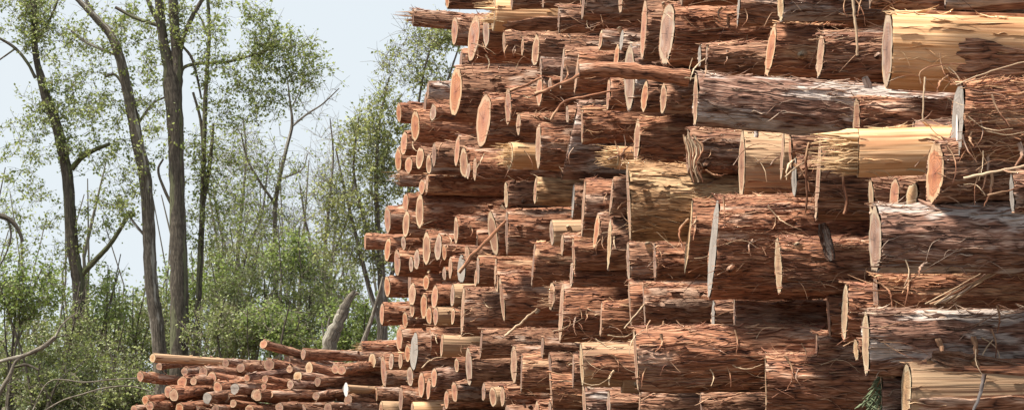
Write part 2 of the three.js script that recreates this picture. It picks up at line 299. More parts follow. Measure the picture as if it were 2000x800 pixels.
// well-known logs that the labels of the others refer to
const MARKS = [[806, 16, 'splintered-point log'],
  [888, 30, 'round orange-ended log'],
  [964, -6, 'golden stripped crest log'],
  [836, 158, 'frayed grey stub'],
  [820, 376, 'frayed cream-ended log'],
  [713, 455, 'furthest-jutting stub'],
  [916, 676, 'tall-oval dark log'],
  [1230, 84, 'broad cream oval end'],
  [1304, -2, 'big tall-oval log'],
  [1113, 198, 'leaning mossy log'],
  [1360, 138, 'long grey log'],
  [1078, 429, 'pale tan stub'],
  [1229, 318, 'golden-brown giant log'],
  [1203, 284, 'broken yellow stub'],
  [1137, 671, 'yellow-edged sunlit log'],
  [1394, 383, 'whitish-ended thickest log'],
  [1345, 250, 'torn-bark log'],
  [1526, -44, 'yellow-ended grey log'],
  [1507, 42, 'slanted orange end'],
  [1604, 61, 'ringed-end dark log'],
  [1450, 256, 'pale upright-ended log'],
  [1600, 262, 'big shadowed log'],
  [1522, 461, 'cream-ended round log'],
  [1735, 22, 'big golden stripped log'],
  [1872, 158, 'white-spotted largest log'],
  [1676, 250, 'bright splintered log'],
  [1828, 274, 'wide orange-ended log'],
  [1711, 397, 'cream-ringed grey log'],
  [1712, 536, 'shaggy orange-brown log'],
  [1693, 606, 'yellow-oval grey log'],
  [1772, 703, 'squared tan log'],
  [1243, 636, 'very long reddish log'],
  [1497, 682, 'frayed-edge log']];
const POLEMARKS = [[297, 699, 'long golden pole'], [514, 672, 'sloping orange-ended pole'], [675, 759, 'white-ended pole'], [273, 735, 'furthest-jutting pole'], [525, 712, 'squared brown-ended pole'], [404, 777, 'grey-ended pole'], [603, 718, 'yellow-ended top pole'], [667, 722, 'paired orange ends']];
function nearMark(list, x, y) {
  let best = list[0], bd = 1e9; for (const m of list) { const d = Math.hypot(m[0] - x, (m[1] - y) * 1.2); if (d < bd && d > 1) { bd = d; best = m; } }
  const dx = x - best[0], dy = y - best[1];
  return `${bd < 70 ? 'close' : bd < 130 ? '' : 'well'} ${Math.abs(dy) < 22 ? 'beside' : dy < 0 ? 'above' : 'below'} the ${best[2]}`.trim();
}
const LOGS = [
  // far left column and its crest
  [806, 16, 52, 5, 'd', 'b', { slope: 0.03, splinter: 7, spike: 0.4, label: 'dark log with a splintered point sticking out at the stack’s top' }],
  [874, -22, 16, 9, 'd', 'o'], [888, 30, 88, 14, 'd', 'o', { label: 'dark log with a round orange end under the splintered-point log' }], [925, 27, 122, 25, 'r', 'o', { skew: 0.1 }], [950, 27, 92, 15, 'd', 'c'],
  [964, -6, 62, 6, 'p', 'y', { splinter: 14, label: 'golden stripped log near the top of the stack’s far end', patch: [[-2.9, -1.9, 0.1, 4, 'd']] }], [985, 62, 104, 6, 'd', 'c'], [1021, 73, 108, 6, 'd', 'c'],
  [1047, 66, 131, 14, 'd', 'c'], [1057, 111, 149, 4, 'g', 'c'], [1092, 8, 64, 3, 'd', 'b'], [1054, 148, 207, 14, 'r', 'o'], [1075, 151, 178, 7, 'r', 'c'],
  [890, 127, 230, 24, 'd', 'o', { skew: 0.06 }], [836, 158, 194, 5, 'g', 'b', { label: 'short grey log with frayed pale top, jutting from the upper stack' }], [779, 199, 240, 10, 'r', 'o'], [811, 216, 277, 18, 'o', 'o'], [846, 203, 236, 12, 'r', 'c'],
  [945, 178, 288, 30, 'r', 'o', { fibres: 1 }], [993, 172, 247, 14, 'r', 'o'], [1013, 219, 265, 9, 'r', 'c'],
  [789, 254, 305, 14, 'r', 'o'], [778, 287, 336, 13, 'r', 'o'], [798, 304, 340, 15, 'r', 'o'], [820, 286, 332, 16, 'd', 'c'], [838, 301, 342, 12, 'g', 'c'], [848, 277, 327, 9, 'd', 'b'], [893, 264, 325, 11, 'd', 'o'], [906, 288, 350, 16, 'r', 'c'], [928, 305, 354, 8, 'r', 'c'], [915, 316, 350, 8, 'r', 'c'],
  [780, 333, 364, 4, 'd', 'b', { splinter: 10 }], [824, 349, 381, 12, 'r', 'o'], [834, 340, 379, 5, 'o', 'c'], [792, 376, 413, 12, 'r', 'o'], [820, 376, 448, 17, 'r', 'c', { label: 'thick shaggy log with frayed cream end above the short leftmost stub' }], [793, 412, 463, 14, 'r', 'c'], [757, 400, 458, 13, 'r', 'o'],
  [713, 455, 487, 4, 'r', 'o', { label: 'short stub jutting out furthest from the stack’s far edge' }], [757, 462, 513, 13, 'r', 'o'], [776, 484, 541, 15, 'o', 'o'], [833, 449, 519, 16, 'r', 'c'], [856, 456, 509, 14, 'r', 'c'], [868, 476, 509, 9, 'r', 'o'], [803, 499, 533, 9, 'r', 'c'], [814, 486, 528, 12, 'r', 'c'], [788, 460, 488, 10, 'r', 'c'],
  [891, 421, 478, 10, 'r', 'c'], [963, 412, 500, 17, 'd', 'c', { skew: -0.14 }], [989, 355, 408, 8, 'd', 'y'], [990, 409, 498, 4, 'r', 'b'], [1046, 344, 401, 5, 'n', 'c', { flk: 0.4 }], [913, 478, 510, 9, 'd', 'c'], [934, 499, 556, 6, 'o', 'c'], [968, 502, 560, 5, 'o', 'c'], [1042, 472, 560, 5, 'o', 'b', { skew: 0.08 }], [995, 276, 330, 14, 'p', 'y', { splinter: 26, spike: 0.3 }],
  [880, 500, 545, 8, 'r', 'c'], [868, 520, 548, 8, 'r', 'c'],
  [756, 537, 582, 12, 'r', 'o'], [746, 589, 637, 9, 'r', 'o'], [791, 607, 642, 11, 'd', 'o'], [828, 569, 624, 12, 'r', 'o'], [832, 537, 566, 13, 'r', 'o'], [849, 556, 602, 14, 'r', 'o'], [838, 597, 635, 12, 'r', 'o'], [851, 598, 636, 10, 't', 'o'], [805, 550, 598, 15, 'r', 'c'], [805, 590, 620, 9, 'r', 'c'], [884, 555, 600, 8, 't', 'c'], [885, 600, 634, 8, 'o', 'c'],
  [904, 556, 660, 7, 'd', 'c', { skew: 0.05 }], [901, 498, 553, 18, 'd', 'w'], [930, 520, 560, 6, 'r', 'c'], [970, 518, 573, 8, 'r', 'c'], [981, 538, 628, 8, 'r', 'c', { skew: -0.1 }], [1078, 549, 606, 12, 'd', 'c', { splinter: 8 }],
  [706, 666, 691, 4, 'r', 'b', { splinter: 8 }], [780, 636, 688, 13, 'r', 'o'], [809, 647, 724, 17, 'd', 'w'], [796, 671, 708, 11, 'r', 'o'], [727, 688, 720, 14, 'd', 'y'], [764, 689, 723, 10, 'r', 'c'], [749, 694, 754, 11, 'r', 'o'], [782, 686, 721, 8, 'o', 'c'],
  [863, 652, 698, 6, 't', 'c'], [916, 676, 756, 13, 'd', 'c', { label: 'dark log with a tall cream oval end beneath the long diagonal splint' }], [892, 699, 728, 9, 'r', 'c'], [848, 718, 758, 12, 'g', 'o'], [801, 716, 754, 13, 'r', 'c'], [823, 723, 780, 12, 'r', 'o'], [837, 738, 780, 9, 'r', 'o'], [888, 742, 787, 12, 'd', 'o'], [872, 760, 800, 10, 'r', 'o'], [753, 722, 756, 5, 'd', 'b'], [699, 745, 782, 7, 'r', 'o'], [734, 756, 784, 7, 'd', 'c'], [783, 755, 804, 9, 'r', 'b'], [806, 783, 826, 6, 'p', 'c'], [704, 783, 822, 8, 'o', 'c'], [744, 783, 822, 8, 't', 'c'], [963, 754, 794, 14, 't', 'c'], [982, 752, 794, 9, 'r', 'c'], [1049, 781, 830, 9, 'r', 'c'], [868, 790, 830, 6, 'r', 'b'], [990, 790, 835, 6, 'd', 'b'], [945, 745, 785, 8, 'd', 'b'],
  // middle
  [1099, 89, 176, 7, 'd', 'c', { skew: 0.09 }], [1127, 103, 183, 6, 'r', 'c', { skew: 0.1 }], [1189, 151, 217, 8, 'r', 'o', { skew: 0.07 }], [1205, 84, 140, 9, 'g', 'o', { skew: 0.07 }], [1230, 84, 218, 21, 'g', 'c', { label: 'broad cream oval log end crossed by the horizontal pole' }], [1258, -4, 123, 14, 'd', 'o', { skew: 0.06 }], [1304, -2, 131, 30, 'r', 'c', { skew: 0.07, label: 'big shaggy log with a tall bare oval end below the top edge' }],
  [1260, 158, 218, 14, 'd', 'o', { skew: 0.06 }], [1297, 160, 224, 14, 'd', 'c'], [1174, 57, 97, 8, 'd', 'c', { skew: 0.12 }], [1215, 57, 100, 9, 'd', 'w', { skew: 0.1 }], [1213, -30, 26, 8, 'd', 'c'], [1140, -30, 40, 6, 'd', 'b'],
  [1109, 205, 242, 6, 'd', 'c'], [1052, 236, 332, 12, 'r', 'c'], [900, 95, 150, 6, 'r', 'b', { dz: 4 }], [1113, 198, 354, 5, 'g', 'c', { skew: 0.22, label: 'large mossy dark log whose edge leans beside the broken bright stub' }], [1138, 210, 282, 4, 'o', 'c'], [1245, 229, 324, 14, 'o', 'c'],
  [1360, 138, 250, 10, 'g', 'c', { flk: 0.4, dz: -4.5, slope: 0.05, label: 'long grey-barked log with silvery sunlit top, above the splintered bright log', taper: -0.05 }], [1368, 84, 132, 7, 'd', 'w'], [1381, 84, 150, 4, 'd', 'c'],
  [1140, 348, 462, 6, 'r', 'c', { skew: 0.06 }], [1195, 348, 424, 6, 'd', 'c', { skew: 0.08 }], [1120, 356, 428, 5, 'd', 'w'], [1078, 429, 480, 8, 't', 'c', { label: 'pale tan stripped stub between two shaggy logs in the middle stack' }], [1166, 416, 486, 12, 'd', 'o', { skew: 0.12 }], [1191, 424, 526, 8, 'd', 'y', { skew: 0.04 }], [1121, 460, 532, 6, 'o', 'c'], [1099, 455, 500, 6, 'r', 'c'], [1117, 510, 560, 6, 'r', 'c'],
  [1229, 318, 474, 6, 'n', 'c', { dz: -2.3, flk: 0.9, label: 'very thick golden-brown log with coarse stringy sides in mid stack' }], [1228, 472, 550, 5, 'd', 'c', { skew: -0.03 }], [1203, 284, 330, 14, 'p', 'y', { splinter: 26, spike: 0.25, label: 'broken bright yellow log stub with splinters beside the thick golden-brown log' }],
  [1097, 551, 668, 8, 'r', 'c', { skew: 0.05 }], [1175, 584, 664, 4, 'o', 'c', { skew: 0.04 }], [1231, 545, 640, 3, 'r', 'c', { skew: -0.06 }], [1259, 551, 645, 4, 'r', 'c'], [1137, 671, 756, 8, 't', 'y', { dz: -2.2, flk: 0.6, patch: [[-2.2, -1.1, 0.05, 5, 'r']], skew: -0.06, label: 'sunlit part-stripped log with a bright yellow edge above the bottom row' }], [1215, 702, 768, 4, 't', 'c', { flk: 0.5 }], [1142, 750, 830, 7, 'g', 'c'], [1190, 761, 830, 8, 'd', 'c'], [1019, 687, 768, 4, 'o', 'b'], [1077, 727, 800, 5, 'o', 'c'], [1004, 672, 750, 14, 'd', 'c'], [1060, 655, 700, 6, 'd', 'b'], [1075, 690, 740, 5, 'd', 'b'],
  [1075, 780, 840, 6, 'd', 'b'], [1120, 690, 760, 5, 'd', 'b'], [940, 640, 700, 5, 'd', 'b'], [1150, 240, 300, 5, 'r', 'b', { dz: 2 }],
  [1346, 383, 534, 9, 'o', 'y', { skew: 0.09 }], [1394, 383, 584, 13, 'r', 'w', { dz: -1.3, skew: 0.08, label: 'thickest log, its whitish weathered end edge-on, mid stack' }], [1280, 470, 550, 6, 'r', 'b'], [1345, 250, 340, 6, 'd', 'b', { label: 'dark log with a clump of torn bark hanging off its end', fibres: 260 }],
  // right
  [1444, -30, 50, 5, 'd', 'w'], [1526, -44, 43, 14, 'g', 'y', { label: 'grey log with a bright yellow end at the stack’s upper edge' }], [1507, 42, 150, 18, 'o', 'o', { skew: 0.13, label: 'red log with an orange slanted end under the yellow-ended log' }], [1604, 61, 152, 16, 'd', 'c', { label: 'dark log with a hollow-looking ringed end beside the big stripped log' }], [1675, 187, 275, 12, 'r', 'c'],
  [1450, 256, 388, 15, 't', 'c', { label: 'pale stripped upright-ended log below the long grey-barked log' }], [1529, 258, 352, 5, 't', 'c', { dz: 0.3 }], [1545, 262, 330, 6, 'd', 'o'], [1553, 308, 388, 10, 'd', 'w'], [1600, 262, 432, 9, 'd', 'c', { label: 'big dark log in shadow left of the splintered bright log' }],
  [1522, 461, 578, 14, 'r', 'y', { label: 'round log with a clean cream-yellow oval end under a bark chunk' }], [1735, 22, 170, 24, 'p', 'c', { label: 'big golden stripped log with bark left along its lower side', patch: [[-2.75, -1.42, 0.42, 5, 'd'], [-0.28, 0.9, 0.1, 5, 'o']], fibres: 150 }], [1872, 158, 329, 28, 'o', 'w', { paint: 0.16, label: 'largest log with a grey end and a white paint spot', patch: [] , fibres: 300 }],
  [1787, 234, 290, 5, 'g', 'b'], [1676, 250, 346, 6, 'p', 'y', { dz: -1.4, splinter: 70, spike: 0.34, label: 'bright stripped log with a splintered broken end', patch: [[-2.7, -1.5, 0.5, 5, 'r']] }], [1828, 274, 402, 36, 'd', 'o', { dz: -0.4, label: 'dark log with a wide orange-brown oval end and cream rim' }], [1703, 345, 420, 10, 'd', 'y'], [1749, 348, 410, 22, 'd', 'o'], [1784, 355, 410, 24, 'd', 'y'], [1979, 338, 420, 8, 'd', 'w'],
  [1711, 397, 540, 28, 'g', 'c', { flk: 0.4, dz: -1.6, slope: -0.03, label: 'thick grey-brown log with a cream-ringed end above the diagonal torn branches' }], [1652, 550, 664, 15, 'r', 'y', { label: 'short-seen log with a cream edge tucked behind the two lowest big logs' }], [1712, 536, 610, 10, 'o', 'b', { label: 'shaggy orange-brown log under the torn pale branches' }], [1693, 606, 734, 16, 'g', 'y', { flk: 0.4, dz: -0.6, label: 'thick grey sunlit log with a yellow oval end above the bark slab' }], [1772, 703, 840, 20, 't', 'y', { slope: -0.02, label: 'tan log with a squared yellow end below the dark bark slab', patch: [[-0.9, 0.4, 0.05, 5, 'o'], [-2.6, -1.75, 0.05, 5, 'r']] }],
  [1674, 660, 705, 10, 'd', 'y'], [1436, 581, 650, 3, 'r', 'c'], [1394, 583, 650, 6, 'd', 'w'], [1243, 636, 768, 4, 'r', 'c', { dz: -4.5, L: 6, label: 'very long thick reddish log running along the lower stack', slope: -0.01 }], [1497, 682, 822, 4, 'r', 'y', { label: 'thick reddish log with a frayed edge-on end in the bottom row' }], [1250, 757, 840, 4, 'd', 'c'], [1371, 757, 840, 4, 'd', 'b'], [1720, 722, 840, 10, 'g', 'c'], [1595, 640, 760, 5, 'r', 'b', { dz: 1.5 }], [1620, 560, 660, 5, 'r', 'b', { dz: 1.5 }],
  // logs at and above the picture's upper edge
  [1000, -40, 20, 5, 'd', 'b'], [1062, -50, 16, 5, 'd', 'b'], [1330, -80, 12, 8, 'r', 'b'], [1700, -95, 22, 6, 'd', 'b'], [1850, -120, 15, 8, 'g', 'b'], [1440, -110, -25, 6, 'd', 'b'], [1150, -95, -30, 6, 'd', 'b'], [1250, -110, -35, 6, 'd', 'b'], [960, -75, -15, 5, 'd', 'b'],
  [1600, -190, -90, 6, 'r', 'b'], [1780, -230, -115, 6, 'd', 'b'],
  // darker logs deep between the others
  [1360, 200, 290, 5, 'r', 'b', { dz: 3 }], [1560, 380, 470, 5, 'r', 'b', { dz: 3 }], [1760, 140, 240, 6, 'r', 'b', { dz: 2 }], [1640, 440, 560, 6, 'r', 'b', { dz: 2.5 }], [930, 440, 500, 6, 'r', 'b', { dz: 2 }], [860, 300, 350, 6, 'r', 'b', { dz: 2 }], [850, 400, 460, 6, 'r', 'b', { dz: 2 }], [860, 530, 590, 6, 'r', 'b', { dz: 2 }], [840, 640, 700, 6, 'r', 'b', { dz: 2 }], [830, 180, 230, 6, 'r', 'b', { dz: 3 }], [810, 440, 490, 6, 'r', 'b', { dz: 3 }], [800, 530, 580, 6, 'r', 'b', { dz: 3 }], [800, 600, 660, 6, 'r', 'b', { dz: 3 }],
];
// how far a log sticks out of the nearer ones beside it, in photo pixels
function shows(x, yt, yb, D) {
  const free = [0.2, 0.5, 0.8].map(f => { const y = lerp(yt, yb, f); let e = 2060; for (const [x2, a, b, , , , ex = {}] of LOGS) if (x2 > x && x2 < e && a < y && b > y && (ex.d || faceDepth(x2)) + (ex.dz || 0) < D) e = x2; return e - x; });
  return Math.max(...free);
}
for (const l of LOGS) stackLog(l);
// the stack goes on above the picture's upper edge: a closed row of logs set back from the end wall
for (let D = 18.6, k = 0; D < 40; D += 0.5, k++) {
  const r = 0.24 + 0.04 * ((k * 0.618) % 1), fx = 800 + (1 / D - 0.0227) / 3.75e-5, p = at(fx, -70, D); p.x += 0.45 + 0.5 * ((k * 0.377) % 1); p.y += r + 0.1 * ((k * 0.733) % 1);
  const t = makeLog({ r, L: 5, bark: 'rodr'[k % 4], end: 'cob'[k % 3], seed: seedAt += 7, near: 0, vis: 0.5, px: 0.008, flakes: 0.3, label: 'log in the top row above the crest of the tall stack', group: 'logs of the row above the crest' });
  t.position.copy(p); t.rotation.set(0, 0.17, 0, 'YXZ');
}

// low stack of poles at the far end: [x, y of the end's centre, width, height, bark, end, slope, length, depth step]
const POLES = [
  [297, 699, 12, 18, 't', 'y', 0.045, 4.6, 0], [273, 735, 13, 21, 'r', 'o', 0.0, 3.2, -0.2], [396, 726, 18, 25, 'd', 'b', 0.02, 3, -0.3], [413, 739, 19, 29, 'r', 'o', 0.0, 3, -0.7], [355, 746, 20, 26, 'r', 'o', 0.01, 3, -0.9], [377, 744, 13, 18, 'd', 'c', 0, 3, -1.1], [339, 771, 19, 25, 'r', 'c', 0, 3, -1.4], [404, 777, 20, 23, 'd', 'w', 0.0, 3, -1.5], [283, 781, 14, 19, 'r', 'o', 0.02, 3, -1.3], [292, 793, 18, 20, 'r', 'o', 0, 3, -1.7], [261, 799, 14, 18, 'r', 'o', 0, 3, -1.6], [350, 796, 18, 20, 'r', 'o', 0, 3, -1.9], [482, 737, 15, 16, 'g', 'o', 0.02, 4, -1.0], [455, 788, 13, 17, 'o', 'c', 0, 3, -1.9], [458, 759, 18, 24, 'd', 'w', 0, 3, -1.2], [498, 771, 18, 22, 'r', 'c', 0, 3, -1.5], [328, 764, 16, 26, 'r', 'o', 0, 3, -1.1], [424, 756, 18, 24, 'r', 'o', 0, 3, -1.0],
  [514, 672, 15, 19, 'd', 'o', 0.2, 3, 0.2], [592, 691, 10, 22, 'd', 'b', 0.06, 3.6, -0.1], [603, 718, 16, 25, 'r', 'y', 0.03, 3.4, -0.5], [667, 722, 18, 22, 'r', 'o', 0.05, 3, -0.9], [654, 720, 16, 20, 'r', 'o', 0.05, 3, -0.6], [581, 735, 16, 22, 'r', 'y', 0.02, 3, -0.9], [565, 720, 13, 16, 'd', 'c', 0.05, 3, -0.5], [517, 740, 13, 17, 'r', 'o', 0, 3, -1.2], [567, 750, 13, 18, 'g', 'c', 0.02, 4, -1.2], [675, 759, 14, 17, 't', 'w', 0, 2, -1.4], [502, 771, 19, 24, 'r', 'c', 0, 2.4, -1.8], [527, 771, 12, 18, 'r', 'c', 0.16, 4, -1.6], [525, 712, 22, 26, 'r', 'b', 0, 2.6, -0.1], [515, 754, 14, 13, 'r', 'o', 0, 3, -1.4], [617, 773, 14, 17, 'd', 'b', 0.05, 3, -1.5], [545, 795, 16, 20, 'd', 'b', 0.02, 3, -2.0], [486, 799, 16, 20, 'o', 'c', 0, 3, -2.1], [420, 798, 16, 18, 'r', 'b', 0, 3, -2.1], [640, 796, 16, 22, 'd', 'b', 0, 3, -2.0], [560, 704, 14, 18, 'd', 'b', 0.02, 3, 0.6], [620, 745, 14, 20, 'd', 'b', 0, 3, -0.9], [440, 708, 14, 18, 'd', 'b', 0.02, 3, 0.7], [310, 715, 12, 16, 'd', 'b', 0.0, 3, 0.5], [470, 718, 16, 20, 'd', 'b', 0, 3, 0.3], [680, 780, 16, 22, 'd', 'b', 0, 3, -1.0], [590, 800, 16, 22, 'd', 'b', 0, 3, -1.6], [380, 800, 16, 20, 'd', 'b', 0, 3, -1.5], [310, 800, 16, 20, 'd', 'b', 0, 3, -1.2], [440, 775, 16, 22, 'd', 'b', 0, 3, -1.0], [480, 756, 16, 22, 'd', 'b', 0, 3, -0.6], [360, 725, 14, 20, 'd', 'b', 0, 3, 0.2], [560, 770, 16, 22, 'd', 'b', 0, 3, -1.0], [700, 715, 14, 22, 'd', 'b', 0, 3, 0.2], [650, 745, 14, 22, 'd', 'b', 0, 3, -0.2],
];
const POLELAB = { '297,699': 'long straight pole with sunlit golden side on top of the low stack', '514,672': 'sloping pole with an orange end, highest on the low stack', '675,759': 'tan pole with a white painted end in the low stack', '273,735': 'red-brown pole jutting furthest from the low stack’s outer edge', '525,712': 'pole with a dull brown squared end below the sloping pole' };
for (const [x, y, w, h, bark, end, slope, L, dz] of POLES) {
  const D = 50 + dz * 0.9, r = h / 2 / FOC * D / 1.03, u = POLELAB[`${x},${y}`];
  const t = makeLog({ r, L, bark, end, seed: seedAt += 7, near: 0, vis: 2.2, px: D / FOC, flakes: bark === 'p' ? 0.1 : 0.5, bow: 0.13, taper: -0.22, name: 'pole', label: u || `slender pole, ${BARKW[bark]}, ${ENDW[end]}, ${nearMark(POLEMARKS, x, y)}`, group: 'poles of the low stack', paint: x === 675 ? 0.7 : 0, splinter: 0 });
  t.position.copy(at(x, y, D)); t.rotation.set(0, Math.asin(clamp(w / h, 0.1, 0.82)) - Math.atan((x - 1000) / FOC), Math.atan(-slope), 'YXZ');
}

// ---------------------------------------------------------------- loose sticks, strips and slabs
function stick(name, label, category, pts, depth, w0, w1, mat, flat = 1, group) {   // px points, distance, widths in photo pixels
  const P = pts.map(p => at(p[0], p[1], depth + (p[2] || 0))), curve = new THREE.CatmullRomCurve3(P), n = 14, R = rng(seedAt += 3), b = bag(), q = curve.getSpacedPoints(n), k = depth / FOC / 2;
  q.forEach((p, i) => { if (i && i < n) p.add(V((R() - 0.5), (R() - 0.5), (R() - 0.5)).multiplyScalar(k * Math.min(w0, 9) * 0.6)); });
  tubeData(b, q, q.map((_, i) => k * lerp(w0, w1, i / n) * (0.85 + R() * 0.3)), 7, flat);
  const t = thing(name, label, category, group); t.position.copy(P[0]);
  const g = bagGeo(b); g.translate(-P[0].x, -P[0].y, -P[0].z);
  mesh(category === 'bark' ? 'strip' : 'shaft', g, mat, t); return t;
}
const fd = (x, o = 0.35) => faceDepth(x) - o;
stick('pole', 'horizontal dark pole lying across several cream log ends', 'pole', [[1132, 138], [1200, 136], [1280, 142], [1346, 152]], fd(1310), 27, 34, M.r);
stick('branch', 'thin brown stick poking up left towards the horizontal pole', 'branch', [[996, 177], [1030, 165], [1056, 152]], fd(1060), 7, 5, stickMat.brown);
stick('branch', 'slanted brown stick rising to the horizontal pole’s left tip', 'branch', [[1045, 184], [1090, 166], [1140, 143]], fd(1130), 8, 6, stickMat.brown);
stick('branch', 'crooked branch with a pale tip below the horizontal pole', 'branch', [[1076, 234], [1090, 212], [1104, 198], [1150, 187], [1190, 179], [1216, 174]], fd(1190), 6, 3, stickMat.brown);
stick('branch', 'long straight stick leaning across the middle of the stack', 'branch', [[896, 532], [924, 496], [958, 462], [990, 428]], fd(980), 9, 5, stickMat.brown);
stick('bark_strip', 'curved pale strip arching over small log ends', 'bark', [[824, 718], [840, 704], [858, 697], [872, 698]], fd(850, 0.5), 6, 3, stickMat.pale, 0.5);
stick('splint', 'long diagonal splint resting on dark logs', 'splint', [[986, 656], [1018, 630], [1050, 602]], fd(990, 0.5), 11, 7, stickMat.pale, 0.5);
stick('splint', 'short bright splint standing against the edge-on log end', 'splint', [[1220, 641], [1240, 617], [1260, 593]], fd(1262, 0.3), 5, 6, stickMat.pale, 0.6);
stick('bark_strip', 'thin bark strip hanging from the yellow-ended grey log', 'bark', [[1666, -4], [1670, 30], [1674, 70], [1676, 108]], fd(1610, 0.5), 6, 5, stickMat.pale, 0.4);
stick('bark_strip', 'long brown bark strip hanging beside the dark log in shadow', 'bark', [[1582, 278], [1575, 320], [1577, 370], [1574, 416]], fd(1601, 0.3), 7, 4, stickMat.brown, 0.4);
stick('bark_strip', 'narrow strip dangling in the black gap by the splintered log', 'bark', [[1650, 315], [1648, 350], [1655, 395], [1650, 418]], fd(1605, 0.6), 4, 8, stickMat.brown, 0.4);
stick('splint', 'grey splinter standing upright against the long grey-barked log', 'splint', [[1477, 268], [1480, 244], [1480, 226]], fd(1455, 0.5), 10, 4, stickMat.grey, 0.4);
stick('splint', 'upright stick propped against the very long reddish log', 'splint', [[1326, 768], [1331, 740], [1336, 710]], fd(1260, 0.6), 6, 4, stickMat.pale, 0.6);
stick('branch', 'wispy twig drooping over the very long reddish log', 'branch', [[1297, 626], [1292, 655], [1284, 690]], fd(1250, 0.45), 4, 3, stickMat.brown);
stick('branch', 'straight pale stick lying across the dark gap below the largest log', 'branch', [[1883, 348], [1940, 336], [2010, 322]], fd(1890, 0.2), 6, 5, stickMat.pale);
stick('bark_strip', 'strip curling out from under the golden stripped log', 'bark', [[1800, 163], [1797, 150], [1802, 137], [1836, 127], [1888, 124]], fd(1740, 0.6), 5, 4, stickMat.brown, 0.5);
stick('bark_strip', 'straight thin strip hanging below the golden stripped log', 'bark', [[1808, 150], [1805, 190], [1803, 236]], fd(1790, 0.5), 4, 3, stickMat.pale, 0.5);
stick('bark_strip', 'slender strip trailing along the top of the largest log', 'bark', [[1868, 166], [1910, 148], [1960, 132], [2010, 118]], fd(1880, 0.1), 5, 5, stickMat.pale, 0.5);
stick('bark_strip', 'darker strip trailing along the top of the largest log', 'bark', [[1890, 160], [1940, 148], [2010, 140]], fd(1885, 0.1), 5, 4, stickMat.brown, 0.5);
stick('bark_strip', 'bent dark strip lying over the tan log’s stripped side', 'bark', [[1900, 806], [1916, 768], [1924, 730]], fd(1790, 0.4), 5, 9, stickMat.grey, 0.4);
stick('bark_strip', 'strip lying diagonally on the front of the largest log', 'bark', [[1938, 184], [1950, 215], [1972, 246]], fd(1880, 0.45), 5, 4, stickMat.brown, 0.5);
for (let k = 0; k < 7; k++) stick('torn_branch', 'pale torn branch in the bundle slanting over the shaggy orange-brown log', 'branch', [[1808 + k * 9, 593 + (k % 3) * 2 - k], [1860 + k * 10, 566 - k * 3 + (k % 2) * 8], [1920 + k * 6, 532 - k * 2 + (k % 3) * 7], [1985 + k * 6, 494 + k * 7]], fd(1720, 0.42 + (k % 3) * 0.05), 5 + (k * 5) % 8, 4, [stickMat.pale, stickMat.brown, stickMat.pale, stickMat.grey][k % 4], 0.5, 'torn pale branches over the shaggy log');
// hanging torn bark at the dark log's end
for (let k = 0; k < 9; k++) stick('bark_strip', 'stringy torn bark strip in the clump hanging off the dark log', 'bark', [[1336 + k * 3, 262 + (k % 3) * 5], [1342 + k * 4, 290 + (k % 2) * 6], [1346 + k * 2, 318 + (k % 4) * 5], [1350 + k * 3, 338 + (k % 3) * 9]], fd(1350, 0.55 + (k % 3) * 0.05), 5, 3, k % 2 ? stickMat.pale : stickMat.brown, 0.4, 'torn bark clump');
// loose torn strips caught on the logs: they hang from, or lie across, the front of the log they are on
{
  const R = rng(31337), spots = [[1150, 40, 40, 40, 9], [975, 105, 60, 25, 9], [1120, 640, 50, 40, 8], [1215, 310, 40, 25, 6], [960, 330, 60, 30, 6], [1060, 330, 60, 30, 5], [1180, 430, 60, 60, 6], [1300, 490, 50, 25, 6], [1360, 130, 60, 20, 5], [1480, 310, 110, 50, 7], [1620, 320, 60, 40, 6], [1900, 250, 90, 70, 8], [1830, 160, 60, 30, 5], [1920, 350, 70, 30, 6], [1760, 560, 100, 40, 8], [1450, 440, 120, 50, 8], [1350, 690, 150, 50, 9], [1620, 720, 90, 50, 6], [1850, 650, 120, 60, 7], [1160, 720, 60, 60, 7], [900, 640, 60, 60, 7], [870, 480, 60, 60, 6], [830, 280, 50, 50, 4], [1050, 190, 60, 50, 6], [1420, 40, 120, 40, 8], [1620, 60, 80, 50, 6]];
  const front = (x, y) => { let best = null; for (const l of LOGS) { const D = (l[6]?.d || faceDepth(l[0])) + (l[6]?.dz || 0); if (l[0] < x && l[1] - 4 < y && l[2] + 4 > y && (!best || D < best[0])) best = [D, (l[2] - l[1]) / 2 / FOC * D]; } return best; };
  for (const [cx, cy, rx, ry, n] of spots) for (let k = 0; k < n * 1.6; k++) {
    const x = cx + (R() * 2 - 1) * rx, y = cy + (R() * 2 - 1) * ry, f = front(x, y); if (!f) continue;
    const hang = R() < 0.5, len = (hang ? 18 + R() * 34 : 25 + R() * 60) * clamp(26 / f[0], 0.6, 1.6), a = hang ? 1.57 + (R() - 0.5) * 1.2 : (R() - 0.5) * 1.3, cu = (R() - 0.5) * len * 0.5, w = (1.8 + R() * R() * 7.5) * clamp(24 / f[0], 0.7, 1.4), d = f[0] - f[1] - 0.03;
    const q = s => [x + Math.cos(a) * len * (s - 0.5) - Math.sin(a) * cu * Math.sin(s * PI), y + Math.sin(a) * len * (s - 0.5) + Math.cos(a) * cu * Math.sin(s * PI), s < 0.5 ? 0.03 : -0.04 * s];
    stick('bark_strip', hang ? `loose stringy bark strip hanging ${nearMark(MARKS, x, y - 30)}` : `loose stringy bark strip lying ${nearMark(MARKS, x, y - 30)}`, 'bark', [q(0), q(0.33), q(0.66), q(1)], d, w, w * 0.4, [stickMat.brown, stickMat.pale, stickMat.brown, stickMat.dark][Math.floor(R() * 4)], 0.4, hang ? 'hanging loose bark strips' : 'lying loose bark strips');
  }
}
